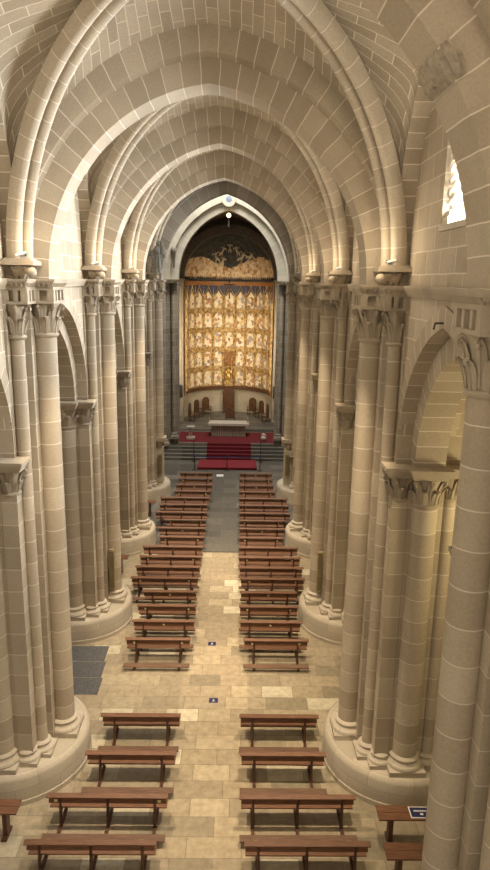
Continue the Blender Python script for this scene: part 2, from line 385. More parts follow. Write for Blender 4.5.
def cornice_mb(mb,x0,x1,y0,y1,z0,z1,over=.09):
    """moulded slab: each step further out than the one below"""
    h=z1-z0; y0,y1=min(y0,y1),max(y0,y1)
    for k,(a,b,o) in enumerate([(0,.25,.0),(.25,.5,.35),(.5,.72,.75),(.72,1,1)]):
        mb.box(x0-over*o,x1+over*o,y0-over*o,y1+over*o,z0+h*a,z0+h*b)

ORD=['nearest','second','third','fourth','farthest']
def make_pier(i,sg):
    Y=PY[i]; side='left' if sg<0 else 'right'
    root=empty('compound_pier',(sg*AX,Y,0))
    inv=Vector((sg*AX,Y,0))
    def B(mb,name,mat,par=root,**k):
        # geometry is written for the right-hand side in world metres, then mirrored
        mb.mirror(sg); mb.v=[tuple(Vector(v)-inv) for v in mb.v]
        return mb.build(name,mat,par,**k)
    far=(i==4)
    # round plinth
    R=1.84
    B(MB().lathe(4.86,Y,[(R+.02,0),(R+.02,.12),(R,.14),(R,.66),(R-.03,.74),(R-.08,.78),(0.01,.78)],56),'plinth',M['plinth'])
    zb=.78
    # stepped core
    B(MB().box(3.78,5.90,Y-.47,Y+.47,zb,ZS-.05),'pilaster',M['shaft'])
    B(MB().box(4.10,5.55,Y-1.06,Y+1.06,zb,ZS-.05),'core',M['shaft'])
    B(MB().box(4.38,5.15,Y-1.25,Y+1.25,zb,ZA-.1),'arcade_pilaster',M['shaft'])
    zc=10.72 if i<2 else 10.84; zf=11.44
    # nave shaft
    z0=3.35 if far else zb+.42
    sh=B(MB().lathe(3.62,Y,[(.262,z0),(.252,zc)],24),'nave_shaft',M['shaft'])
    if far:
        B(MB().box(3.40,3.85,Y-.38,Y+.38,zb,2.75),'buttress_block',M['plinth'])
        mb=MB(); mb.lathe(3.62,Y,[(.05,2.75),(.16,2.8),(.2,2.95),(.3,3.1),(.34,3.2)],20); mb.box(3.62-.38,3.62+.38,Y-.38,Y+.38,3.2,3.4); B(mb,'corbel',M['plain'],sh)
    else: B(base_mb(3.62,Y,zb,.26),'shaft_base',M['plinth'],sh)
    B(capital_mb(3.62,Y,zc,zf,.255,.36,8,pi/8,i),'capital',M['plain'],sh)
    for q in (-1,1):
        yy=Y+q*.80; xx=3.97
        s2=B(MB().lathe(xx,yy,[(.15,zb+.34),(.145,zc)],18),'slim_shaft',M['shaft'])
        B(base_mb(xx,yy,zb,.16,True,.34),'shaft_base',M['plinth'],s2)
        B(capital_mb(xx,yy,zc,zf,.15,.22,6,q*.3,i+9),'capital',M['plain'],s2)
        # arcade half column with its own capital
        yy=Y+q*1.24
        s3=B(MB().lathe(AX,yy,[(.29,zb+.42),(.28,7.34)],24),'arcade_shaft',M['shaft'])
        B(base_mb(AX,yy,zb,.285),'shaft_base',M['plinth'],s3)
        B(capital_mb(AX,yy,7.34,7.97,.285,.38,8,pi/8,i+3),'capital',M['plain'],s3)
        for xx in (4.20,5.30):
            if xx<4.5: s4=B(MB().box(4.03,4.37,Y+q*.9,Y+q*1.27,zb,7.45),'corner_pilaster',M['shaft'])
            else: s4=B(MB().lathe(xx,Y+q*1.13,[(.155,zb+.34),(.15,7.40)],16),'colonnette',M['shaft'])
            B(base_mb(xx,Y+q*1.13,zb,.15,True,.34),'shaft_base',M['plinth'],s4)
            B(capital_mb(xx,Y+q*1.10,7.40,7.97,.17 if xx<4.5 else .15,.22,6,.5,i+5),'capital',M['plain'],s4)
        mb=MB(); cornice_mb(mb,3.90,5.60,Y+q*.98,Y+q*1.40,7.97,8.2,.08); cornice_mb(mb,4.38,5.12,Y+q*1.1,Y+q*1.60,7.975,8.207,.085)
        B(mb,'arcade_impost',M['plain'])
    # frieze of sunk squares and moulded impost above the nave capitals
    mb=MB()
    def frieze(x0,x1,y0,y1):
        mb.box(x0+.12,x1,y0+.12,y1-.12,zf,11.78)
        mb.box(x0,x1,y0,y1,zf,zf+.06); mb.box(x0,x1,y0,y1,11.72,11.785)
        ny=max(2,int((y1-y0)/.24)); 
        for k in range(ny+1):
            c=y0+.035+(y1-y0-.07)*k/ny
            mb.box(x0,x0+.13,c-.045,c+.045,zf+.05,11.73)
        nx=max(1,int((x1-x0)/.2))
        for k in range(nx+1):
            c=x0+.035+(x1-x0-.07)*k/nx
            for yb in (y0,y1-.13): mb.box(c-.045,c+.045,yb,yb+.13,zf+.05,11.73)
    frieze(3.27,3.66,Y-.46,Y+.46); frieze(3.64,4.3,Y-1.05,Y+1.05)
    B(mb,'frieze',M['plain'])
    mb=MB(); cornice_mb(mb,3.30,3.9,Y-.49,Y+.49,11.78,ZS,.1); cornice_mb(mb,3.68,4.4,Y-1.08,Y+1.08,11.785,ZS-.006,.1)
    for (xa,ya_,yb_) in ((3.27,Y-.49,Y+.49),(3.65,Y-1.08,Y+1.08)):
        k=0
        while ya_+.05+k*.1<yb_:
            c=ya_+.05+k*.1; mb.tube([(xa+.02,c,11.80),(xa-.045,c,11.87)],.028,6); k+=1
    for (xa,xb,yy_) in ((3.3,3.66,.49),(3.68,4.1,1.08)):
        for k in range(int((xb-xa)/.1)):
            for q in (-1,1): mb.tube([(xa+.05+k*.1,Y+q*(yy_-.01),11.80),(xa+.05+k*.1,Y+q*(yy_+.055),11.87)],.028,6)
    B(mb,'impost',M['plain'])
    tag(root,f"{ORD[i]} compound stone pier on the {side} of the nave, round plinth and clustered shafts",'pier','compound piers of the nave')
    return root
for i in range(5):
    for sg in (-1,1):
        if i==0 and sg<0: continue
        make_pier(i,sg)

# ------------------------------------------------------------------ arcade walls
SARC,HARC=2.16,2.60
SW,HW=.74,.74
def arch_z(s,h,t,z0,y):
    R,c=arch_geo(s,h); r=R+t; d=abs(y)+c
    return z0+sqrt(r*r-d*d) if d<r else None
YW0=.62
def side_wall(sg):
    side='left' if sg<0 else 'right'
    mb=MB(); x0,x1=4.15,5.35; top=17.6
    def strip(ya,yb,za0,zb0,za1,zb1):
        # quad strip with front, back, underside
        vs=[(x0,ya,za0),(x0,yb,zb0),(x0,yb,zb1),(x0,ya,za1),(x1,ya,za0),(x1,yb,zb0),(x1,yb,zb1),(x1,ya,za1)]
        mb.add(vs,[(0,1,2,3),(7,6,5,4),(0,4,5,1),(3,2,6,7)])
    mids=[(PY[k]+PY[k+1])/2 for k in range(4)]
    halfspan=[(PY[k+1]-PY[k])/2 for k in range(4)]
    if True: mids=[4.16]+mids; halfspan=[3.54]+halfspan
    for Ym,hs in zip(mids,halfspan):
        ys=[-hs]+[-hs+ (hs-SARC-.44)*k/1 for k in (1,)]
        t=.44; sp=SARC+t
        n=28
        arr=sorted(set([-hs,hs]+[round(-sp+2*sp*k/n,4) for k in range(n+1)]+[round(SW*cos(pi*k/12),4) for k in range(13)]))
        for ya,yb in zip(arr[:-1],arr[1:]):
            za=arch_z(SARC,HARC,t,ZA,ya) if abs(ya)<=sp+1e-6 else ZA-.15
            zb=arch_z(SARC,HARC,t,ZA,yb) if abs(yb)<=sp+1e-6 else ZA-.15
            if za is None: za=ZA
            if zb is None: zb=ZA
            if (ya+yb)/2<-sp or (ya+yb)/2>sp: za=zb=ZA-.15
            if abs((ya+yb)/2)<SW and sg>0:
                strip(Ym+ya,Ym+yb,za,zb,12.95,12.95)
                wa=14.3+sqrt(max(0,SW*SW-ya*ya)); wb=14.3+sqrt(max(0,SW*SW-yb*yb))
                strip(Ym+ya,Ym+yb,wa,wb,top,top)
            else: strip(Ym+ya,Ym+yb,za,zb,top,top)
        # jambs
        for e in ((-SW,SW) if sg>0 else ()):
            mb.add([(x0,Ym+e,12.95),(x1,Ym+e,12.95),(x1,Ym+e,14.3),(x0,Ym+e,14.3)],[(0,1,2,3)])
    mb.mirror(sg)
    return struct(mb.build(f'wall_{side}',M['ashlar'],recalc=False),f'{side} nave wall of coursed ashlar above the arcade')
wl=side_wall(-1); wr=side_wall(1)
MIDS=[(PY[k]+PY[k+1])/2 for k in range(4)]
BN=['first','second','third','fourth']
wi=0
for sg in (-1,1):
    side='left' if sg<0 else 'right'
    for k,Ym in enumerate(MIDS):
        root=empty('arcade_arch',(sg*AX,Ym,ZA))
        inv=Vector((sg*AX,Ym,ZA))
        def B(mb,name,mat,par=root):
            mb.mirror(sg); mb.v=[tuple(Vector(v)-inv) for v in mb.v]; return mb.build(name,mat,par)
        B(arch_ring(MB(),SARC,HARC,.44,ZA-.03,4.42,5.08,'x',Ym),'inner_order',M['vouss'])
        B(arch_ring(MB(),SARC+.42,HARC+.50,.36,ZA-.03,4.11,5.39,'x',Ym),'outer_order',M['vouss'])
        tag(root,f"pointed arcade arch opening to the {side} aisle, {BN[k]} one along from the camera",'arch','arcade arches')
        # string course between piers
        mb=MB(); cornice_mb(mb,4.06,4.3,Ym-2.7,Ym+2.7,11.74,ZS,.08); mb.mirror(sg)
        wi+=1
        struct(mb.build(f'trim_{wi}',M['plain']),f'moulded string course on the {side} wall')
        if sg<0: continue
        # clerestory window (structure)
        f=MB()
        for x in (4.95,):
            f.box(x,x+.05,Ym-SW,Ym+SW,12.95,14.3)
            f.add([(x,Ym+SW*cos(pi*q/12),14.3+SW*sin(pi*q/12)) for q in range(13)],[tuple(range(13))])
        f.mirror(sg)
        w=struct(f.build(f'window_{wi}',M['glass'],recalc=False),f'clerestory window high in the {side} wall')
        s_=MB(); s_.box(4.10,4.7,Ym-SW,Ym+SW,12.88,12.98); s_.box(4.16,4.42,Ym+SW-.32,Ym+SW,12.98,13.12); s_.box(4.2,4.38,Ym+SW-.28,Ym+SW-.03,13.12,13.22); s_.mirror(sg); s_.build('window_sill',M['pale'],w)
        # rope-twist colonnette in each jamb
        for e in (-1,1):
            c=MB(); cx,cy=4.30,Ym+e*(SW-.19)
            c.lathe(cx,cy,[(.06,13.2),(.09,13.22),(.09,13.3),(.06,13.33),(.06,14.25),(.1,14.4),(.1,14.5)],12)
            for ph in (0,pi):
                c.tube([(cx+.085*cos(t*14+ph),cy+.085*sin(t*14+ph),13.33+t*.9) for t in [j/40 for j in range(41)]],.055,6)
            c.mirror(sg); c.build('jamb_colonnette',M['pale'],w)

# ------------------------------------------------------------------ transverse arches
APX=[15.80,15.80,16.02,16.05]
for i in range(4):
    Y=PY[i]; h=APX[i]-12.0
    root=empty('transverse_arch',(0,Y,12.0))
    a=arch_ring(MB(),3.36,h,.47,12.0,Y-.40,Y+.40,n=20,stilt=.06); a.build('inner_order',M['vouss'],root,origin=None)
    b=arch_ring(MB(),3.36+.47,sqrt((arch_geo(3.36,h)[0]+.47)**2-arch_geo(3.36,h)[1]**2),.5,12.0,Y-.76,Y+.76,n=20,stilt=.06); b.build('outer_order',M['vouss'],root)
    if i==0:
        pm=MB(); rr=random.Random(3)
        R0,c0=arch_geo(3.36,h)
        def pf(u,v):
            a=radians(31.5+5.5*u); rad=R0+.02-.035*sin(pi*u)-.04*rr.random()-(.02 if 0<v<1 else -.06); return (rad*cos(a)-c0,Y-.42+.84*v,12+rad*sin(a))
        pm.grid(pf,10,14)
        def pf2(u,v):
            a=radians(31.5+5.5*u); rad=R0+.16*v*(.7+.3*sin(pi*u)); return (rad*cos(a)-c0,Y-.425-.03*rr.random(),12+rad*sin(a))
        pm.grid(pf2,10,6); pm.build('worn_patch',M['rubble'],root,recalc=False)
    for c in root.children: c.location=(0,-Y,-12.0)
    tag(root,["pointed stone arch cut off by the top corners of the picture, closest overhead","pointed two-order stone arch whose whole curve crosses near the top of the picture","pointed stone arch over the nave, third overhead from the camera","pointed stone arch over the nave, last one before the grey crossing arch"][i],'arch','transverse arches of the nave vault')
# crossing arch, grey
Y=PY[4]; root=empty('transverse_arch',(0,Y,12.0))
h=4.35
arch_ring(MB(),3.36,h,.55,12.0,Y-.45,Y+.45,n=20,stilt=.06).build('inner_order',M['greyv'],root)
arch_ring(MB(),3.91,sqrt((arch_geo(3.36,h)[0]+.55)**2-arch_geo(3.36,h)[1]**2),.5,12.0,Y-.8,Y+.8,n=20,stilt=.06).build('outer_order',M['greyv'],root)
for c in root.children: c.location=(0,-Y,-12.0)
tag(root,'dark grey pointed arch at the far end of the nave, framing the paler chancel arch','arch')

# ------------------------------------------------------------------ vault webs and diagonal ribs
XF,ZF=3.82,12.32
def diag_z(t,crown): # t=1 corner .. 0 centre
    return ZF+(crown-ZF)*sqrt(max(0,1-t*t))
def vault_bay(Ya,Yb,h0,h1,crown,idx):
    ym=(Ya+Yb)/2; hb=(Yb-Ya)/2-.74; hx=XF; mb=MB()
    wallh=16.55
    def cell(edge_apex,along_y,sgn,rh):
        nt_,ns=18,18
        def shp(s): # pointed profile, 1 at middle, 0 at the ribs
            s=abs(s); R,c=arch_geo(1,1.12); return (sqrt(max(0,R*R-(s+c)**2)))/1.12
        T=[1-(1-k/nt_)**1.6 for k in range(nt_+1)]
        def fn(i,j):
            t=sin(pi/2*i); 
            s=sin(pi/2*(2*j-1))
            D=diag_z(t,crown); Z=edge_apex+(crown-edge_apex)*(1-t)**1.0
            ext=1.0
            z=D+(Z-D)*shp(s)
            if along_y: return (hx*t*s,ym+sgn*(hb*t),z)
            return (sgn*hx*t,ym+hb*t*s,z)
        def uvf(i,j):
            t=sin(pi/2*i); s=sin(pi/2*(2*j-1)); p=fn(i,j)
            w=hx if along_y else hb
            L=sgnm(s)*math.asin(min(1,abs(s)))*w*t*1.25
            return ((hb if along_y else hx)*t, L+10)
        mb.grid(fn,nt_,ns*2,uvf)
    def sgnm(s): return 1 if s>=0 else -1
    cell(h0,True,-1,0); cell(h1,True,1,0); cell(wallh,False,-1,0); cell(wallh,False,1,0)
    # bands that carry the web over the transverse arches and against the side walls
    for (sgn,ap) in ((-1,h0),(1,h1)):
        def fn2(i,j):
            s=sin(pi/2*(2*j-1)); R,c=arch_geo(1,1.12); sh=sqrt(max(0,R*R-(abs(s)+c)**2))/1.12
            return (hx*s,ym+sgn*(hb+.79*i),ZF+(ap-ZF)*sh)
        mb.grid(fn2,2,36,lambda i,j:(hb+.79*i,math.asin(max(-1,min(1,2*j-1)))*hx*1.25+10 if False else (1 if 2*j-1>=0 else -1)*(abs(2*j-1)*pi/2)*hx*1.25+10))
    for sgn in (-1,1):
        def fn3(i,j):
            s=sin(pi/2*(2*j-1)); R,c=arch_geo(1,1.12); sh=sqrt(max(0,R*R-(abs(s)+c)**2))/1.12
            return (sgn*(hx+.42*i),ym+hb*s,ZF+(wallh-ZF)*sh)
        mb.grid(fn3,1,36,lambda i,j:(hx+.3*i,(2*j-1)*pi/2*hb*1.25+10))
    o=mb.build('ceiling' if idx==0 else f'ceiling',M['web'],recalc=False)
    struct(o,'stone rib vault webbing of one nave bay')
    # diagonal ribs
    names=['near left to far right','near right to far left']
    for q,(sx) in enumerate((-1,1)):
        A=Vector((sx*hx,ym-hb,0)); C_=Vector((-sx*hx,ym+hb,0)); d=(C_-A); half=d.length/2; u=d.normalized(); lat=Vector((-u.y,u.x,0)); cen=(A+C_)/2
        prof=[]
        for cx_,r_ in ((-.13,.105),(.13,.105)):
            for k in range(7):
                a=pi+pi*k/6; prof.append((cx_+r_*cos(a),-.05+r_*sin(a)*1.25))
        prof=[(-.25,.12),(-.25,-.03)]+prof[:7]+[(-.025,-.04),(.025,-.04)]+prof[7:]+[(.25,-.03),(.25,.12)]
        npt=44; vs=[];m=len(prof); arc=[];Lh=0;prev=None
        for k in range(npt+1):
            th=pi*k/npt; t=cos(th)
            p=cen-u*(half*t)+Vector((0,0,ZF+(crown-.12-ZF)*sin(th)))
            nrm=(-u*(t*(crown-ZF))+Vector((0,0,1))*sin(th)*half).normalized()
            if prev is not None: Lh+=(p-prev).length
            prev=p; arc.append(Lh)
            for (a,b) in prof: vs.append(p+lat*a+nrm*b)
        fs=[];uv=[]
        pl=[0]
        for k in range(1,m): pl.append(pl[-1]+math.hypot(prof[k][0]-prof[k-1][0],prof[k][1]-prof[k-1][1]))
        for k in range(npt):
            for j in range(m-1):
                fs.append((k*m+j,k*m+j+1,(k+1)*m+j+1,(k+1)*m+j)); uv.append([(pl[j],arc[k]),(pl[j+1],arc[k]),(pl[j+1],arc[k+1]),(pl[j],arc[k+1])])
        r=MB(); r.add(vs,fs,uv); r.add(vs[:m],[tuple(range(m))]); r.add(vs[-m:],[tuple(range(m))])
        ro=r.build('diagonal_rib',M['rib'],origin=(cen.x,cen.y,ZF))
        tag(ro,f"double-roll vault rib, {BN[idx]} bay from the camera, from {names[q]}",'rib','diagonal ribs of the nave vault')
def extr(i):
    if i==4: h=4.35;t=1.05
    else: h=APX[i]-12;t=.97
    R,c=arch_geo(3.36,h); return 12+sqrt((R+t)**2-c*c)
for k in range(4):
    vault_bay(PY[k],PY[k+1],extr(k)-.03,extr(k+1)-.03,17.1,k)

# corbels for the ribs with a floodlight on each
def corbel(sg,Y,face,lab,light=True):
    x=sg*3.82
    root=empty('vault_corbel',(x,Y,ZS))
    mb=MB(); cx,cy=x,Y
    mb.lathe(0,0,[(.05,.0),(.13,.03),(.19,.1),(.21,.17),(.17,.24),(.22,.27)],16)
    for k in range(6): leaf(mb,0,0,pi*k/3,.14,.0,.25,.07,.1)
    mb.build('bowl',M['plain'],root)
    s=MB(); s.box(-.34,.34,-.30,.30,.27,.36); s.box(-.28,.28,-.25,.25,.36,.40); s.build('slab',M['plain'],root)
    h=MB(); h.sphere((-sg*.30,-.30,.12),.11,10); h.tube([(-sg*.30,-.3,.15),(-sg*.2,-.2,.17),(0,-.05,.14)],[.06,.07,.08],8); h.build('carved_head',M['plain'],root)
    tag(root,f"carved corbel carrying a vault rib, {lab}",'corbel','corbels under the vault ribs')
    if light:
        fl=empty('floodlight',(x-sg*.08,Y-.2,ZS+.44),0); fl.scale=(.6,.6,.6)
        b=MB(); b.box(-.16,.16,-.10,.10,0.04,.11); b.xform(Matrix.Rotation(radians(-14)*1,4,'Y')); b.build('housing',M['white'],fl)
        b=MB(); b.box(-.165*sg-.012,-.165*sg+.012,-.09,.09,.0,.1); b.build('lens',M['black'],fl)
        b=MB(); b.box(-.13,.13,-.012,.012,-.06,.05); b.build('bracket',M['metal'],fl)
        tag(fl,f"small white floodlight resting on the corbel, {lab}",'floodlight','floodlights on the corbels')
for i in (1,2,3,4):
    for sg in (-1,1):
        side='left' if sg<0 else 'right'
        corbel(sg,PY[i]-.76,0,f"{['','near','middle','far','crossing'][i]} pier on the {side}",light=i<4 or sg>0)

# ------------------------------------------------------------------ aisles
for sg in (-1,1):
    side='left' if sg<0 else 'right'
    mb=MB(); mb.box(sg*9.3,sg*9.9,.6,36.8,0,12.2); struct(mb.build(f'wall_{side}_aisle',M['ashlar']),f'outer wall of the {side} aisle')
    m2=MB()
    for k in range(-1,4):
        Ym=MIDS[k] if k>=0 else 4.16
        for (a,b,al) in ((0,0,0),):
            def fnA(i,j):
                u=2*i-1; v=2*j-1
                t=max(abs(u),abs(v)); 
                zc=8.5+2.6*sqrt(max(0,1-min(abs(u),abs(v))**2)) if True else 0
                zz=8.4+2.7*max(sqrt(max(0,1-u*u)),sqrt(max(0,1-v*v)))
                return (sg*(7.3+2.0*u*1.02),Ym+3.54*v,zz)
            m2.grid(fnA,20,24,lambda i,j:(i*5,j*7.1))
    struct(m2.build('ceiling',M['web'],recalc=False),f'groin vault of the {side} aisle')
mb=MB()
mb.box(9.2,9.28,23.5,25.4,4.9,7.6); 
w=struct(mb.build('window_9',M['stained']),'golden glazed window in the right aisle')

# ------------------------------------------------------------------ floor
mb=MB(); mb.add([(-9.9,.5,0),(9.9,.5,0),(9.9,60,0),(-9.9,60,0)],[(0,1,2,3)])
struct(mb.build('floor',M['floor'],recalc=False),'worn stone paving of nave and crossing')
# grave slabs, bottom left of second pier
ys=[17.30,18.18,19.06,19.98]
for k in range(3):
    g=MB(); g.box(-.68,.68,-(ys[k+1]-ys[k])/2+.02,(ys[k+1]-ys[k])/2-.02,.0,.012)
    for q in range(7): g.tube([(-.5+q*.15,-.2,.012),(-.45+q*.15,.0,.016),(-.5+q*.15+.05*(q%2),.22,.012)],.014,5)
    o=g.build('grave_slab',M['slab']); o.location=(-4.02-.14*k*.5,(ys[k]+ys[k+1])/2,0)
    tag(o,f"dark carved grave slab in the floor beside the left plinth, {['nearest','middle','farthest'][k]} of the three",'slab','dark grave slabs')

# ------------------------------------------------------------------ benches
BENCH={}
def bench_proto(L,nl,kneel=True):
    root=empty('bench')
    def plank(x0,x1,c,wd,th,tilt,mat,name,par=root):
        b=MB(); b.box(x0,x1,-wd/2,wd/2,-th/2,th/2); b.xform(Matrix.Translation((0,c[0],c[1]))@Matrix.Rotation(radians(tilt),4,'X'))
        o=b.build(name,mat,par); md=o.modifiers.new('bevel','BEVEL'); md.width=.008; md.segments=2; return o
    a=L/2
    plank(-a,a,(0,.80),.12,.03,18,M['wood'],'top_rail')
    plank(-a+.04,a-.04,(.03,.655),.13,.028,78,M['wood'],'back_rail')
    plank(-a+.04,a-.04,(.25,.44),.36,.035,3,M['wood'],'seat')
    xs=[-a+.35,a-.35] if nl==2 else [-a+.3,0,a-.3]
    for x in xs:
        b=MB()
        b.tube([(x,-.03,.05),(x,-.0,.45),(x,.0,.80)],[.045,.04,.035],4,.8,(0,1,0))
        b.tube([(x,.40,.05),(x,.36,.40)],[.04,.035],4,.8,(0,1,0))
        b.box(x-.03,x+.03,-.02,.42,.36,.42)
        b.box(x-.035,x+.035,-.50 if kneel else -.08,.48,.0,.06)
        if kneel: b.box(x-.03,x+.03,-.56,-.44,.05,.15)
        o=b.build('leg_frame',M['wood_dark'],root)
    if kneel: plank(-a+.0,a-.02,(-.49,.165),.18,.035,4,M['dull_wood'],'kneeler')
    return root
def bench(xa,xb,y,nl,label,group,st=None,kneel=True,rz=0,z=0):
    L=round(round((xb-xa)/.1)*.1,2); key=(L,nl,kneel)
    if key not in BENCH: BENCH[key]=bench_proto(L,nl,kneel); r=BENCH[key]
    else:
        r=copy_tree(BENCH[key])
        for c in [c for c in r.children if c.name.startswith('sticker')]: bpy.data.objects.remove(c)
    r.location=((xa+xb)/2,y,z); r.rotation_euler=(0,0,rz+random.uniform(-.006,.006))
    a=L/2
    for px,mt in (st or []):
        b=MB(); b.box(px*a-.035,px*a+.035,.004,.010,.63,.69) if mt!='g' else b.box(px*a-.05,px*a+.05,.355,.42,.462,.467)
        b.build('sticker',M['gsticker'] if mt=='g' else M['sticker'],r)
    tag(r,label,'bench',group)
    return r
LY=[37.81,36.67,35.46,34.3,33.19,32.1,30.95,29.9,28.82,27.72,26.62,25.58,24.57,23.56,22.42,21.33,20.25,19.1]
LX=[(-2.66,-.66),(-2.65,-.62),(-2.67,-.6),(-2.66,-.66),(-3.26,-.7),(-3.22,-.72),(-3.28,-.69),(-2.72,-.67),(-2.84,-.67),(-2.71,-.69),(-3.29,-.7),(-3.28,-.68),(-3.28,-.7),(-3.32,-.71),(-2.71,-.68),(-2.73,-.66),(-2.73,-.65),(-2.78,-.71)]
RX=[(.88,2.89),(.87,2.87),(.85,2.85),(.87,2.87),(.87,3.43),(.86,3.44),(.86,3.43),(.86,3.05),(.86,3.01),(.83,2.87),(.83,3.41),(.83,3.43),(.85,3.43),(.87,3.42),(.87,3.01),(.87,2.93),(.86,2.95),(.98,3.07)]
CNT=['1st','2nd','3rd','4th','5th','6th','7th','8th','9th','10th','11th','12th','13th','14th','15th','16th','17th','18th']
for side,XX in (('left',LX),('right',RX)):
    for k,(y,(a,b)) in enumerate(zip(LY,XX)):
        nl=3 if k in (4,5,6,10,11,12,13) else 2
        st=[(0,'w')] if k%2==0 and k<17 else [(-.72,'w'),(.72,'w')]
        ln='long three-legged' if nl==3 else 'short two-legged'
        n=CNT[17-k]
        if k==0: lab=f"brown wooden bench {side} of the central walk, closest to the red-covered steps"
        elif k==17: lab=f"brown wooden bench with open kneeler behind it, rear row of the far {side} block"
        else: lab=f"{ln} brown bench in the far {side} block, {CNT[k]} row behind the red steps"
        bench(a,b,y,nl,lab,f'benches of the far {side} block',st)
near=[(15.30,-2.81,-.70,2,[]),(13.87,-2.88,-.71,2,[]),(12.50,-3.44,-.76,3,[(-.85,'w'),(.85,'w')]),(11.25,-3.56,-.85,3,[(-.72,'g'),(.72,'g')])]
nearR=[(15.30,.86,2.92,2,[]),(13.87,.85,2.96,2,[]),(12.50,.85,3.43,3,[]),(11.24,.9,3.54,3,[(-.8,'g'),(.72,'g')])]
nn=['front row of the near block','second row of the near block','third row of the near block','bottom edge of picture, lime stickers']
for side,arr in (('left',near),('right',nearR)):
    for k,(y,a,b,nl,st) in enumerate(arr):
        bench(a,b,y,nl,f"brown wooden bench {side} of the central walk, {nn[k]}",f'benches of the near {side} block',st)
# benches in the aisles, seen past the plinths
def low_bench(x0,x1,y,label,z=0):
    r=empty('low_bench',((x0+x1)/2,y,z)); a=(x1-x0)/2
    for (c,w) in ((-.1,.2),(.11,.2)):
        b=MB(); b.box(-a,a,c-w/2,c+w/2,.70,.735); o=b.build('top_plank',M['wood'],r)
    for x in (-a+.3,a-.3):
        b=MB(); b.box(x-.05,x+.05,-.09,.09,.06,.70); b.box(x-.06,x+.06,-.2,.2,0,.06); b.build('leg',M['wood_dark'],r)
    return tag(r,label,'bench','backless benches in the aisles')
ba=low_bench(3.85,5.9,12.15,'backless brown bench behind the near right column, blue notice on its top')
low_bench(3.80,5.9,11.15,'backless brown bench behind the near right column, cut by the bottom edge')
low_bench(-6.0,-3.98,12.25,'backless brown bench cut by the left edge, beside the near left plinth')
low_bench(-5.4,-3.45,32.7,'small brown bench peeking past the plinth of the third left pier')
low_bench(-5.7,-3.75,25.65,'small brown bench peeking past the plinth of the second left pier')
n=empty('notice',(4.79,12.15,.738))
b=MB(); b.box(-.24,.24,-.16,.16,0,.006); b.build('rim',M['white'],n)
b=MB(); b.box(-.215,.215,-.135,.135,.006,.010); b.build('face',M['blue'],n)
b=MB()
for k in range(8): b.box(-.14+k*.036,-.115+k*.036,.015,.055,.010,.013)
b.box(-.02,.05,-.08,-.03,.010,.013); b.build('lettering',M['white'],n)
tag(n,'blue notice with white rim and lettering lying on the aisle bench','sign')
for k,(x,y) in enumerate(((-.06,20.2),(.10,17.1))):
    r=empty('floor_sticker',(x,y,0)); b=MB(); b.box(-.13,.13,-.11,.11,.0,.004); b.build('ground',M['blue'],r)
    b=MB(); b.add([(-.03,-.02,.006),(.03,-.02,.006),(0,.06,.006)],[(0,1,2)]); b.box(-.05,.05,-.06,-.05,.004,.006); b.build('symbol',M['white'],r)
    tag(r,['small blue floor sticker in the walk beside the rear row of the far benches','small blue floor sticker in the open gap between the two bench blocks'][k],'sticker','blue floor stickers')
b=MB(); b.box(-.22,.22,-.22,.22,.0,.03); o=b.build('floor_plate',M['white']); o.location=(-.3,39.9,0); tag(o,'small white plate lying flat on the dark floor at the head of the central walk','plate')

# ------------------------------------------------------------------ sanctuary
rise=.9; ns=5; ya,yb=43.45,45.0
for k in range(ns):
    pass
mb=MB()
for k in range(ns): mb.box(-4.6,4.7,ya+(yb-ya)*k/ns,48.6,rise*k/ns,rise*(k+1)/ns)
mb.box(-4.2,4.2,48.6,56.2,0,1.05)
st=mb.build('stone_steps',M['slate']); tag(st,'dark stone steps and platform rising to the altar','steps')
mb=MB()
for k in range(ns):
    y0=ya+(yb-ya)*k/ns; z1=rise*(k+1)/ns
    mb.box(-1.32,1.72,y0-.015,y0+(yb-ya)/ns+.02,z1,z1+.012); mb.box(-1.32,1.72,y0-.02,y0,z1-rise/ns,z1+.012)
tag(mb.build('stair_carpet',M['red']),'red carpet runner covering the middle of the altar steps','carpet')
mb=MB(); mb.box(-3.45,3.75,45.0,48.2,rise,rise+.014)
tag(mb.build('red_carpet',M['red']),'wide red carpet laid on the platform around the altar','carpet')
for k,(x0,x1) in enumerate(((-1.80,.10),(.14,2.05))):
    r=empty('kneeling_step',((x0+x1)/2,42.2,0)); a=(x1-x0)/2
    b=MB(); b.box(-a,a,-.95,.95,0,.17); o=b.build('platform',M['redpad'],r); md=o.modifiers.new('b','BEVEL'); md.width=.03; md.segments=2
    b=MB(); b.box(-a,a,-.97,-.93,.0,.14); b.build('riser',M['red'],r)
    tag(r,f"low crimson-covered step before the altar stairs, {['left','right'][k]} of the pair",'step','crimson steps')
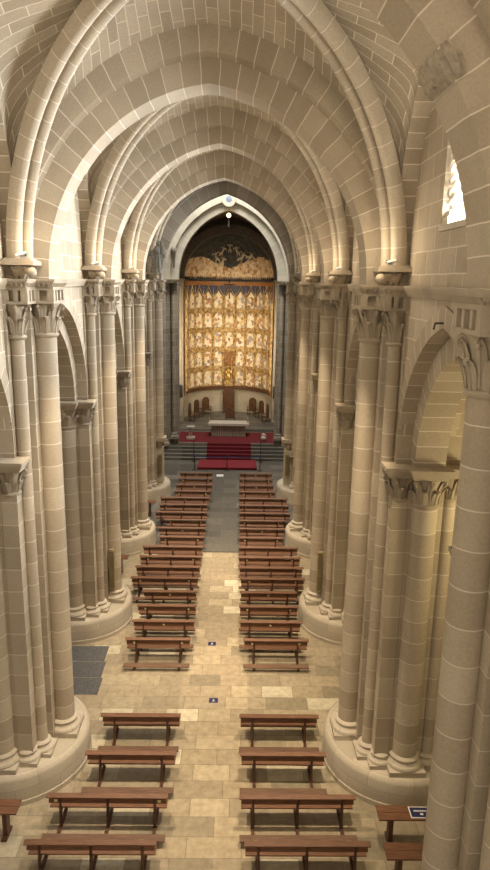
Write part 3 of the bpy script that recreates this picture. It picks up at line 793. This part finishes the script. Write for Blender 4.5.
# altar
al=empty('altar',(.12,47.2,rise+.014))
b=MB(); b.box(-1.25,1.25,-.42,.42,0,.86); b.build('block',M['alt'],al)
b=MB()
for k in range(15): b.box(-1.22+k*.166,-1.12+k*.166,-.46,-.42,.06,.8)
b.build('carved_front',M['alt'],al)
b=MB(); b.box(-1.48,1.48,-.60,.60,.86,.99); o=b.build('slab',M['pale'],al); md=o.modifiers.new('b','BEVEL'); md.width=.02
tag(al,'long stone altar with carved front and broad slab on red carpet','altar')
b=MB(); b.box(-1.40,1.42+.1,-.5,.5,.99,1.0); b.box(-1.40,1.52,-.625,-.605,.84,1.0); b.box(-1.4,1.52,-.61,-.5,.985,1.0)
o=b.build('altar_cloth',M['cloth']); o.location=(.06,47.2,rise+.014); tag(o,'white cloth spread over the altar slab','cloth')
for k,x in enumerate((-1.3,1.5)):
    r=empty('candlestick',(x,47.2,rise+1.016)); b=MB(); b.lathe(0,0,[(.09,0),(.09,.03),(.03,.06),(.045,.12),(.025,.16),(.06,.2)],12); b.build('stem',M['brass'],r)
    b=MB(); b.cyl(0,0,.2,.36,.035,10); b.build('candle',M['cloth'],r)
    tag(r,f"short brass candlestick with candle at the {['left','right'][k]} end of the altar",'candlestick','altar candlesticks')
# white stone lectern left, small white stand right
r=empty('lectern',(-2.55,46.0,rise+.014)); b=MB(); b.box(-.3,.3,-.22,.22,0,.16); b.build('foot',M['cloth'],r)
b=MB(); b.box(-.11,-.03,-.06,.06,.16,.85); b.box(.03,.11,-.06,.06,.16,.85); b.build('post',M['cloth'],r)
b=MB(); b.box(-.28,.28,-.2,.2,.85,.91); b.xform(Matrix.Rotation(radians(0),4,'X')); b.build('desk',M['cloth'],r); tag(r,'pale stone reading stand at the left edge of the red carpet','lectern')
r=empty('flower_pot',(2.65,45.6,rise+.014)); b=MB(); b.lathe(0,0,[(.1,0),(.2,.1),(.22,.25),(.17,.34),(.12,.36)],14); b.build('bowl',M['cloth'],r)
b=MB(); [b.sphere((random.uniform(-.12,.12),random.uniform(-.1,.1),.38+random.random()*.12),.07,8) for _ in range(9)]; b.build('blossom',M['cloth'],r)
tag(r,'low white pot at the right edge of the red carpet','pot')

# barrier posts
def post(x,y,z,lab,h=.98):
    r=empty('barrier_post',(x,y,z)); b=MB(); b.lathe(0,0,[(.17,0),(.17,.02),(.05,.04)],16); b.build('base',M['iron'],r)
    b=MB(); b.cyl(0,0,.03,h-.07,.028,10); b.build('pole',M['iron'],r); b=MB(); b.cyl(0,0,h-.08,h,.04,12); b.build('belt_head',M['belt'],r)
    tag(r,lab,'barrier post','belt barrier posts'); return Vector((x,y,z+h-.05))
pa=post(-1.98,41.2,0,'dark barrier post at the near left corner of the crimson step')
pb=post(.12,41.15,0,'dark barrier post in the middle before the crimson step')
pc=post(2.25,41.2,0,'dark barrier post at the near right corner of the crimson step')
pd=post(-2.15,43.2,0,'dark barrier post at the left foot of the altar stairs',1.6)
pe=post(2.35,43.2,0,'dark barrier post at the right foot of the altar stairs',1.6)
for p,q,l in ((pa,pb,'blue belt across the left half of the crimson step'),(pb,pc,'blue belt across the right half of the crimson step'),(pd,pa,'blue belt running forward on the left of the stairs'),(pe,pc,'blue belt running forward on the right of the stairs')):
    b=MB(); b.tube([p.lerp(q,t/6)-Vector((0,0,.05*sin(pi*t/6))) for t in range(7)],.03,4,.2,(0,0,1)); tag(b.build('barrier_belt',M['belt']),l,'belt','barrier belts')

# chairs
def chair(x,y,rz,w,h,lab,group=None,mat=None):
    r=empty('carved_chair',(x,y,1.05),rz); m=mat or M['wood_chair']; a=w/2
    b=MB(); b.box(-a,a,-.24,.24,.40,.46); b.build('seat',m,r)
    b=MB(); pts=[(-a,.36)]+[(-a,h-a)]+[(-a*cos(pi*k/8),h-a+a*sin(pi*k/8)) for k in range(1,8)]+[(a,h-a),(a,.36)]
    n_=len(pts); vs=[(px,.20,pz) for px,pz in pts]+[(px,.28,pz) for px,pz in pts]
    b.add(vs,[tuple(range(n_)),tuple(range(n_,2*n_))[::-1]]+[(k,(k+1)%n_,n_+(k+1)%n_,n_+k) for k in range(n_)]); b.build('backrest',m,r)
    for sx in (-1,1):
        for sy in (-1,1):
            b=MB(); b.tube([(sx*(a-.04),sy*.2,0),(sx*(a-.04),sy*.2,.42)],.03,6); b.build('leg',m,r)
        b=MB(); b.box(sx*(a-.03)-.03,sx*(a-.03)+.03,-.24,.22,.66,.70); b.box(sx*(a-.03)-.02,sx*(a-.03)+.02,-.24,-.19,.44,.67); b.build('armrest',m,r)
    tag(r,lab,'chair',group)
chair(.02,54.9,0,1.0,2.15,'tall round-topped wooden throne against the apse wall, below the altarpiece')
chair(.2,51.2,pi,.75,1.15,'wooden armchair with its back to the nave, just behind the altar')
for sg,side in ((-1,'left'),(1,'right')):
    for k,(x,y,a) in enumerate(((1.85,54.1,.45),(2.45,52.9,1.0),(2.85,51.4,1.4))):
        chair(sg*x+.08,y,-sg*a,.62,1.45,f"dark high-backed sanctuary seat on the {side}, {['beside the throne','middle of its row','nearest the speaker'][k]}",'high-backed sanctuary seats')

# chancel arch wall
YC=45.0
root=empty('chancel_arch',(0,YC,12.05))
h=4.35; R_,c_=arch_geo(3.28,h)
arch_ring(MB(),3.28,h,.55,12.05,YC-.05,YC+.75,n=20,stilt=.1).build('inner_order',M['palev'],root)
arch_ring(MB(),3.28+.55,sqrt((R_+.55)**2-c_**2),.55,12.05,YC-.35,YC+.75,n=20,stilt=.1).build('outer_order',M['palev'],root)
for c in root.children: c.location=(0,-YC,-12.05)
tag(root,'pale grey pointed chancel arch framing the painted half dome','arch')
for sg in (-1,1):
    side='left' if sg<0 else 'right'
    r=empty('chancel_pier',(sg*4.0,YC,0)); inv=Vector((sg*4.0,YC,0))
    def B(mb,name,mat,par=r):
        mb.mirror(sg); mb.v=[tuple(Vector(v)-inv) for v in mb.v]; return mb.build(name,mat,par)
    B(MB().box(3.32,4.1,YC,YC+.75,0,12.0),'jamb',M['grey']); B(MB().box(3.85,4.7,YC-.35,YC+.75,0,12.0),'respond',M['grey'])
    s=B(MB().lathe(3.62,YC-.1,[(.17,1.6),(.17,11.1)],18),'shaft',M['grey']); B(capital_mb(3.62,YC-.1,11.1,11.75,.17,.24,6,0,2),'capital',M['lead'],s); B(base_mb(3.62,YC-.1,1.2,.17),'shaft_base',M['grey'],s)
    s=B(MB().lathe(4.28,YC-.5,[(.2,1.2),(.2,11.1)],18),'shaft',M['grey']); B(capital_mb(4.28,YC-.5,11.1,11.75,.2,.28,6,0,2),'capital',M['lead'],s); B(base_mb(4.28,YC-.5,.8,.2),'shaft_base',M['grey'],s)
    mb=MB(); cornice_mb(mb,3.4,4.8,YC-.7,YC+.75,11.75,12.0,.06); B(mb,'impost',M['grey'])
    tag(r,f"grey stone pier carrying the chancel arch on its {side}",'pier','piers of the chancel arch')
    # end wall beyond, crossing side walls
    b=MB(); b.box(sg*4.6,sg*9.9,YC-.1,YC+.7,0,24); struct(b.build(f'wall_{side}_chancel',M['grey']),f'grey end wall of the {side} transept')
    b=MB(); b.box(sg*9.3,sg*9.9,36.8,YC,0,24); struct(b.build(f'wall_{side}_transept',M['grey']),f'far wall of the {side} transept')
    # presbytery wall, inner pilaster
    b=MB(); b.box(sg*4.05,sg*4.5,YC+.7,52.6,0,12.0); struct(b.build(f'wall_{side}_presbytery',M['pale']),f'pale side wall of the presbytery, {side}')
    r=empty('apse_pilaster',(sg*3.8,51.4,1.05)); inv=Vector((sg*3.8,51.4,1.05))
    B(MB().box(3.50,4.06,51.2,52.1,1.05,11.8),'body',M['pale'],r); B(MB().lathe(3.72,51.15,[(.16,1.5),(.16,11.5)],16),'shaft',M['pale'],r)
    mb=MB(); cornice_mb(mb,3.46,4.06,50.95,52.1,11.75,12.05,.07); B(mb,'cornice',M['plain'],r)
    tag(r,f"pale lit pilaster at the {side} side of the altarpiece",'pilaster','pilasters beside the altarpiece')
    sp=empty('loudspeaker',(sg*3.72,50.9,3.05)); b=MB(); b.box(-.2,.2,-.1,.12,0,.95); b.build('cabinet',M['black'],sp); b=MB(); b.box(-.17,.17,-.115,-.1,.04,.91); b.build('grille',M['iron'],sp)
    tag(sp,f"black box loudspeaker on the pilaster {side} of the altarpiece",'loudspeaker','loudspeakers beside the altarpiece')
# wall above arches
def spandrel(y0,y1,s,h,t,z0,top,hw,name,mat,lab):
    mb=MB(); n=36; xs=sorted(set([-hw,hw]+[ -(s+t)+2*(s+t)*k/n for k in range(n+1)]))
    for a,b in zip(xs[:-1],xs[1:]):
        za=arch_z(s,h,t,z0,a) or z0; zb=arch_z(s,h,t,z0,b) or z0
        if abs((a+b)/2)>s+t: za=zb=z0
        for yy in (y0,y1): mb.add([(a,yy,za),(b,yy,zb),(b,yy,top),(a,yy,top)],[(0,1,2,3)] )
    struct(mb.build(name,mat,recalc=False),lab)
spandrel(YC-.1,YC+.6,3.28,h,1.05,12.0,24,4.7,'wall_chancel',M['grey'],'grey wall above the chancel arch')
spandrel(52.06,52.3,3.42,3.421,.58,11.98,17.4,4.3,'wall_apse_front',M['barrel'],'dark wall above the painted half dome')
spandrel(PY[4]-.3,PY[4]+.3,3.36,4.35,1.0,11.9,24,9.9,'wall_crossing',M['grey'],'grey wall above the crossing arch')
b=MB(); b.box(-9.9,9.9,35.5,46,24,24.3); struct(b.build('ceiling',M['grey']),'roof over the crossing')
# medallion and lamp at the crown of the chancel arch
r=empty('keystone_medallion',(0,YC-.41,17.02)); b=MB(); b.lathe(0,0,[(.36,-.06),(.45,-.06),(.45,.06),(.36,.06)],24); b.lathe(0,0,[(.37,-.03),(.01,-.03)],24); b.xform(Matrix.Rotation(pi/2,4,'X')); b.build('roundel',M['palev'],r)
b=MB(); b.lathe(0,0,[(.34,.0),(.34,.04),(.2,.06),(.01,.07)],20); b.xform(Matrix.Rotation(pi/2,4,'X')); b.build('blue_disc',plain('slate_blue_paint',(.14,.18,.26),.6,.6,14),r)
tag(r,'blue painted roundel on the crown of the chancel arch','medallion')
r=empty('arch_lamp',(0,YC-.2,16.05)); b=MB(); b.box(-.05,.05,.0,.1,-.7,-.1); b.build('bracket',M['iron'],r); b=MB(); b.sphere((0,-.12,0),.14,12); b.build('bulb',M['bulb'],r)
tag(r,'small glowing lamp under the crown of the chancel arch','lamp')
# presbytery barrel
mb=MB(); a=arch_pts(4.05,4.6,0,12.0,16)
for p,q in zip(a[:-1],a[1:]): mb.add([(p[0],YC+.7,p[1]),(q[0],YC+.7,q[1]),(q[0],52.6,q[1]),(p[0],52.6,p[1])],[(0,1,2,3)],[[(0,p[2]),(0,q[2]),(7,q[2]),(7,p[2])]])
struct(mb.build('ceiling',M['barrel'],recalc=False),'pointed barrel vault over the altar')

# ------------------------------------------------------------------ apse
YA,RA=52.0,3.50
mb=MB(); mb.grid(lambda i,j:(RA*1.03*cos(pi*i),YA+RA*1.03*sin(pi*i),.9+11.2*j),40,6,lambda i,j:(i*11,.9+11.2*j))
struct(mb.build('wall_apse',M['pale'],recalc=False),'curved pale stone wall of the apse')
mb=MB(); mb.grid(lambda i,j:(RA*cos(pi*i)*cos(pi/2*j),YA+RA*sin(pi*i)*cos(pi/2*j),11.98+3.42*sin(pi/2*j)),48,20,lambda i,j:(i*11,j*5))
dome=mb.build('half_dome_fresco',M['fresco'],recalc=False); tag(dome,'painted half dome above the altarpiece, dark sky over pale crowds','fresco')
mb=arch_ring(MB(),3.42,3.421,.62,11.98,51.3,52.05,n=20); tag(mb.build('painted_arch_band',M['border']),'painted ornamental band arching round the dark half dome','band')
# painted figures on the dome: relief-thin bodies bent to the surface
def dome_pt(az,el,d=.04): return Vector(((RA-d)*cos(az)*cos(el),YA+(RA-d)*sin(az)*cos(el),11.98+(3.42-d)*sin(el)))
figs=[(112,33,1.3,-.5),(103,42,1.1,.2),(90,48,1.1,0),(77,43,1.1,-.2),(70,33,1.3,.7),(56,33,1.1,1.1),(101,26,.9,.3)]
for k,(az,el,s_,tl) in enumerate(figs):
    az,el=radians(az),radians(el); b=MB()
    def q(u,v): 
        u2=u*cos(tl)-v*sin(tl); v2=u*sin(tl)+v*cos(tl)
        return dome_pt(az+u2*.13*s_,el+v2*.13*s_)
    b.tube([q(0,-.35),q(.05,.1),q(0,.6)],[.15,.19,.15],8,.25)
    b.tube([q(0,.62),q(.05,.95)],[.07,.07],8,.3)
    b.tube([q(-.05,.45),q(-.5,.6),q(-.7,.35)],[.07,.06,.05],6,.3); b.tube([q(.05,.45),q(.45,.65),q(.7,.6)],[.07,.06,.05],6,.3)
    b.tube([q(-.05,-.3),q(-.25,-.7),q(-.15,-1.1)],[.13,.10,.06],6,.3); b.tube([q(.05,-.3),q(.3,-.65),q(.35,-1.05)],[.13,.10,.06],6,.3)
    b.build('painted_figure',M['flesh'],dome)

# altarpiece
AL=empty('altarpiece',(0,YA,3.0))
def cyl_pt(az,z,d=0): return (-(RA-.08-d)*cos(az),(RA-.08-d)*sin(az),z)
def curved_slab(mb,a0,a1,z0,z1,d0,d1,n=6):
    vs=[]
    for i in range(n+1):
        a=a0+(a1-a0)*i/n
        for z,d in ((z0,d0),(z1,d0),(z1,d1),(z0,d1)): vs.append(cyl_pt(a,z,d))
    fs=[]
    for i in range(n):
        for k in range(4): fs.append((i*4+k,i*4+(k+1)%4,(i+1)*4+(k+1)%4,(i+1)*4+k))
    fs+=[(3,2,1,0),(n*4,n*4+1,n*4+2,n*4+3)]
    mb.add(vs,fs)
NC=11; A0=radians(3); da=(pi-2*A0)/NC
ZB=0.05; rows=[(.42,1.62),(2.02,3.22),(3.60,4.80),(5.18,6.38),(6.76,8.18)]   # local z above 3.0, bottom row first
b=MB(); curved_slab(b,A0,pi-A0,.05,8.75,0,.05,44); b.build('backing',M['gold'],AL)
b=MB(); curved_slab(b,A0-.02,pi-A0+.02,8.55,8.85,0,.16,44); b.build('top_beam',M['orange'],AL)
b=MB(); curved_slab(b,A0,pi-A0,.02,.32,0,.16,44); b.build('predella',M['wood_chair'],AL)
for a in (A0-.02,pi-A0-.03): b=MB(); curved_slab(b,a,a+.04,-.1,8.85,-.02,.06,2); b.build('side_frame',M['orange'],AL)
b=MB(); curved_slab(b,A0,pi-A0,7.55,8.55,.05,.065,44); b.build('blue_ground',plain('dark_blue_paint',(.05,.06,.11),.6,.4,10),AL)
for (z0,z1) in ((1.68,1.96),(3.28,3.54),(4.86,5.12),(6.44,6.70)):
    b=MB(); curved_slab(b,A0,pi-A0,z0,z1,0,.10,44); curved_slab(b,A0,pi-A0,z1-.05,z1+.03,0,.16,44)
    for k in range(66):
        a=A0+(pi-2*A0)*(k+.5)/66; p=cyl_pt(a,(z0+z1)/2-.02,.10); b.sphere(p,.045,6)
    b.build('cornice',M['gold'],AL)
for c in range(NC+1):
    b=MB(); a=A0+da*c
    skip=c in (5,6)
    curved_slab(b,a-.018,a+.018,.3,7.6,0,.12,2)
    b.tube([cyl_pt(a,.3,.14),cyl_pt(a,7.7,.14)],.035,6); b.tube([cyl_pt(a,7.7,.14),cyl_pt(a,8.45,.14)],[.035,.01],6)
    b.build('pillar',M['gold'],AL)
gm=None
for ri,(z0,z1) in enumerate(rows):
    for c in range(NC):
        a0,a1=A0+da*c+.028,A0+da*(c+1)-.028; am=(a0+a1)/2
        if c==5 and ri==0: continue
        if c==5 and ri==1: continue
        # panel with rounded (or gabled) head
        w=a1-a0; n=8; wm=w*RA; top=[]
        for k in range(n+1):
            a=a0+w*k/n; u=2*k/n-1
            zt=z1-wm/2+ (wm/2)*sqrt(max(0,1-u*u)) if ri<4 else z1-.55+(.55)*(1-abs(u))*.9
            top.append((a,zt))
        vs=[];fs=[];uv=[]
        for k,(a,zt) in enumerate(top): vs+=[cyl_pt(a,z0,.07),cyl_pt(a,zt,.07)]
        for k in range(n):
            fs.append((2*k,2*k+2,2*k+3,2*k+1)); H_=z1-z0
            uv.append([(k/n,0),((k+1)/n,0),((k+1)/n,(top[k+1][1]-z0)/H_),(k/n,(top[k][1]-z0)/H_)])
        b=MB(); b.add(vs,fs,uv); p=b.build('painted_panel',M['paint'],AL,recalc=False)
        b=MB(); b.tube([cyl_pt(a0,z0,.09)]+[cyl_pt(a,zt,.09) for a,zt in top]+[cyl_pt(a1,z0,.09)],.03,6)
        if ri==4:
            b.tube([cyl_pt(a0-.02,z1-.50,.13),cyl_pt(am,z1+.28,.13),cyl_pt(a1+.02,z1-.50,.13)],.04,6); b.sphere(cyl_pt(am,z1+.32,.13),.06,6)
        b.build('frame_moulding',M['gold'],p)
# central niche
a0,a1=A0+da*5+.03,A0+da*6-.03
b=MB(); curved_slab(b,a0,a1,.32,3.25,.04,.06,4); b.build('niche',M['orange'],AL)
b=MB()
for a in (a0+.03,a1-.03): b.tube([cyl_pt(a,.35,.25),cyl_pt(a,2.9,.25)],.04,8)
p=cyl_pt((a0+a1)/2,0,.2)
b.tube([cyl_pt(a0,2.75,.25),cyl_pt((a0+a1)/2,3.3,.25),cyl_pt(a1,2.75,.25)],.05,6)
b.box(-.36,.36,p[1]-.25,p[1]+.1,.32,.85); b.build('canopy',M['gold'],AL)
b=MB(); b.lathe(0,p[1],[(.24,.85),(.26,.95),(.2,1.25),(.17,1.5),(.19,1.62),(.13,1.74),(.05,1.78)],14,sy=.8); b.sphere((0,p[1],1.9),.11,12); b.lathe(0,p[1],[(.1,1.97),(.13,2.08),(.09,2.0)],10); b.tube([(-.16,p[1],1.6),(-.22,p[1]-.12,1.4),(-.05,p[1]-.2,1.42)],[.06,.05,.04],8); b.tube([(.16,p[1],1.6),(.22,p[1]-.12,1.4),(.05,p[1]-.2,1.42)],[.06,.05,.04],8); b.tube([(.03,p[1]-.2,1.38),(.03,p[1]-.2,1.6)],[.06,.05],8)
b.build('niche_figure',M['brass'],AL)
tag(AL,'tall curved gilded altarpiece of five rows of painted panels','altarpiece')
# iron cresting on the cornice and hanging crucifix
b=MB(); b.tube([(RA*.99*cos(pi*k/20),YA+RA*.99*sin(pi*k/20),12.0) for k in range(21)],.06,6)
for k in range(61):
    a=pi*k/60; b.tube([(RA*.97*cos(a),YA+RA*.97*sin(a),12.0),(RA*.97*cos(a),YA+RA*.97*sin(a),12.22)],[.05,.015],5)
b.box(-RA,RA,51.3,51.36,12.0,12.06)
for k in range(50): b.tube([(-RA+2*RA*(k+.5)/50,51.33,12.06),(-RA+2*RA*(k+.5)/50,51.33,12.24)],[.045,.012],5)
tag(b.build('iron_cresting',M['iron']),'dark spiked cresting along the top of the altarpiece','cresting')
r=empty('crucifix',(.02,51.25,10.6)); b=MB(); b.box(-.05,.05,-.04,.04,0,1.5); b.box(-.42,.42,-.04,.04,1.0,1.1); b.box(-.015,.015,-.01,.12,1.44,1.48); b.build('cross',M['iron'],r)
b=MB(); b.tube([(0,-.07,.35),(0,-.08,.7),(0,-.07,.98)],[.04,.07,.09],8); b.sphere((0,-.09,1.1),.07,8); b.tube([(-.38,-.06,1.06),(0,-.07,.98),(.38,-.06,1.06)],.03,6); b.build('corpus',M['wood_chair'],r)
tag(r,'small dark crucifix hanging before the top of the altarpiece','crucifix')

# ------------------------------------------------------------------ wall-mounted things
def colspk(x,y,z,h,lab,rz=0):
    r=empty('column_loudspeaker',(x,y,z),rz); b=MB(); b.box(-.09,.09,-.06,.06,0,h); o=b.build('case',M['olive'],r); b=MB(); b.box(-.065,.065,-.07,-.06,.06,h-.06); b.build('grille',M['bronze'],r)
    tag(r,lab,'loudspeaker','tall narrow column loudspeakers')
colspk(-3.62,PY[2]-.33,1.30,1.50,'tall narrow olive column loudspeaker on the shaft of the third left pier')
colspk(3.66,PY[2]-.33,1.30,1.50,'tall narrow olive column loudspeaker on the shaft of the third right pier')
colspk(-3.52,PY[4]-.46,1.35,1.15,'tall narrow olive column loudspeaker on the farthest left pier')
colspk(3.52,PY[4]-.46,1.35,1.25,'tall narrow olive column loudspeaker on the farthest right pier')
r=empty('wall_lantern',(3.82,PY[4]-.72,2.1)); r.scale=(.8,.8,.8); b=MB(); b.lathe(0,0,[(.05,-.08),(.12,0),(.24,.55),(.27,.6),(.2,.64)],6); b.build('glass_body',M['bronze'],r)
b=MB(); b.tube([(.05,0,.64),(.1,.2,1.1),(.08,.4,1.2)],.03,6); b.tube([(0,0,.64),(.05,.02,1.0)],.02,6); b.build('bracket',M['iron'],r); tag(r,'bronze hanging lantern by the farthest right pier','lantern')
# statue on bracket by the crossing
r=empty('statue',(-3.55,PY[4]-.95,12.3)); r.scale=(1.15,1.15,1.05); b=MB()
b.lathe(0,0,[(.26,0),(.24,.1),(.2,.5),(.17,.85),(.21,1.05),(.16,1.22),(.06,1.28),(.05,1.33)],14,sy=.75)
b.sphere((0,-.02,1.45),.12,12,1.2)
b.tube([(-.18,0,1.1),(-.28,-.08,.85),(-.12,-.2,.75)],[.07,.06,.045],8); b.tube([(.18,0,1.1),(.30,-.08,.9),(.22,-.24,1.0)],[.07,.06,.045],8)
for k in range(5): b.tube([(-.16+.08*k,-.16,.02),(-.12+.06*k,-.14,.6),(-.1+.05*k,-.11,1.0)],.025,5)
b.build('robed_body',M['lead'],r); b=MB(); b.tube([(.2,-.05,1.5),(.28,0,1.2),(.36,.02,.7)],[.05,.1,.06],6); b.tube([(-.2,-.05,1.5),(-.28,0,1.2),(-.36,.02,.7)],[.05,.1,.06],6); b.build('wing',M['lead'],r)
tag(r,'grey weathered winged statue standing above the farthest left pier','statue')
r=empty('carved_bracket_head',(-3.55,YC-.46,13.6)); b=MB(); b.sphere((0,0,.2),.2,12,1.2); b.tube([(0,0,.05),(0,.1,-.3),(0,.2,-.9)],[.14,.1,.06],8); b.sphere((-.08,-.17,.25),.04,6); b.sphere((.08,-.17,.25),.04,6); b.build('carving',M['lead'],r); tag(r,'grey carved head projecting from the left of the chancel arch','carving')
# iron hook near right capital
b=MB(); b.tube([(4.17,11.3,11.35),(3.95,11.2,11.35),(3.93,11.2,11.25)],.02,5); tag(b.build('iron_hook',M['iron']),'small iron hook on the right wall above the arcade arch','hook')

# ------------------------------------------------------------------ camera
f=661.24; pitch,yaw,roll,cx=.229868,.0152011,.0182158,.6217
cp,sp_,cy_,sy_=cos(pitch),sin(pitch),cos(yaw),sin(yaw)
fw=Vector((sy_*cp,cy_*cp,-sp_)); rt=Vector((cy_,-sy_,0)); up=rt.cross(fw)
r2=cos(roll)*rt+sin(roll)*up; u2=-sin(roll)*rt+cos(roll)*up
cam=bpy.data.cameras.new('camera'); co=bpy.data.objects.new('camera',cam); COL.objects.link(co)
Mx=Matrix(((r2.x,u2.x,-fw.x,cx),(r2.y,u2.y,-fw.y,0),(r2.z,u2.z,-fw.z,12),(0,0,0,1))); co.matrix_world=Mx
cam.sensor_fit='HORIZONTAL'; cam.sensor_width=36; cam.lens=36*f/490; cam.clip_end=200
S.camera=co

# ------------------------------------------------------------------ light
def light(kind,loc,e,col,size=.3,target=None,sy=None,angle=75,blend=.6):
    l=bpy.data.lights.new('light',kind); l.energy=e; l.color=col
    if kind=='AREA':
        l.size=size
        if sy: l.shape='RECTANGLE'; l.size_y=sy
    elif kind=='SPOT': l.shadow_soft_size=size; l.spot_size=radians(angle); l.spot_blend=blend
    else: l.shadow_soft_size=size
    o=bpy.data.objects.new('light',l); COL.objects.link(o); o.location=loc
    if target: o.rotation_euler=(Vector(target)-Vector(loc)).to_track_quat('-Z','Y').to_euler()
    return o
W=bpy.data.worlds.new('world'); S.world=W; W.use_nodes=True
bg=W.node_tree.nodes['Background']; bg.inputs[0].default_value=(1.0,.83,.62,1); bg.inputs[1].default_value=.46
DAY=(.95,.98,1.0); WARM=(1.0,.80,.55)
for Ym in [4.16]+MIDS:
    l_=light('AREA',(4.4,Ym,13.9),520,DAY,1.35,(-3.6,Ym-2.6,11.8),2.0); l_.data.spread=radians(125)
# lamps on the corbels: light thrown down on the paving and up into the vault
for i in (1,2,3):
    for sg in (-1,1):
        light('SPOT',(sg*2.9,PY[i]-1.5,12.3),2100,WARM,.12,(sg*.2,PY[i]+.4,0),angle=62,blend=.9)
        light('POINT',(sg*3.3,PY[i]-1.25,12.6),15,WARM,.12)
for sg in (-1,1): light('SPOT',(sg*2.9,PY[3]-1.5,12.3),1600,WARM,.12,(-sg*3.7,35.2,2.6),angle=38,blend=.9)
# crossing lantern daylight
light('AREA',(0,40.5,23),2000,(1.0,.95,.86),6,(0,40.5,0))
# altarpiece lamps
light('SPOT',(0,46.2,15.6),560,(1.0,.82,.55),.2,(0,55.4,6.5),angle=62,blend=.5)
for sg in (-1,1): (light('AREA',(sg*3.7,47.2,7.0),90,(1.0,.80,.52),.4,(-sg*.6,54.8,7.0),6.0)).data.spread=radians(100)
# warm lamp in the right aisle
light('POINT',(7.2,12.0,7.4),170,(1.0,.82,.45),.3)
light('POINT',(-7.4,14.5,7.0),60,WARM,.3)
light('AREA',(9.0,24.4,6.2),90,(1.0,.75,.25),1.6,(5.5,21.0,7.5),2.2)

S.view_settings.view_transform='Standard'; S.view_settings.look='None'; S.view_settings.gamma=1; S.view_settings.use_curve_mapping=False
S.view_settings.exposure=0.8
S.cycles.max_bounces=6; S.cycles.diffuse_bounces=4; S.cycles.use_denoising=True
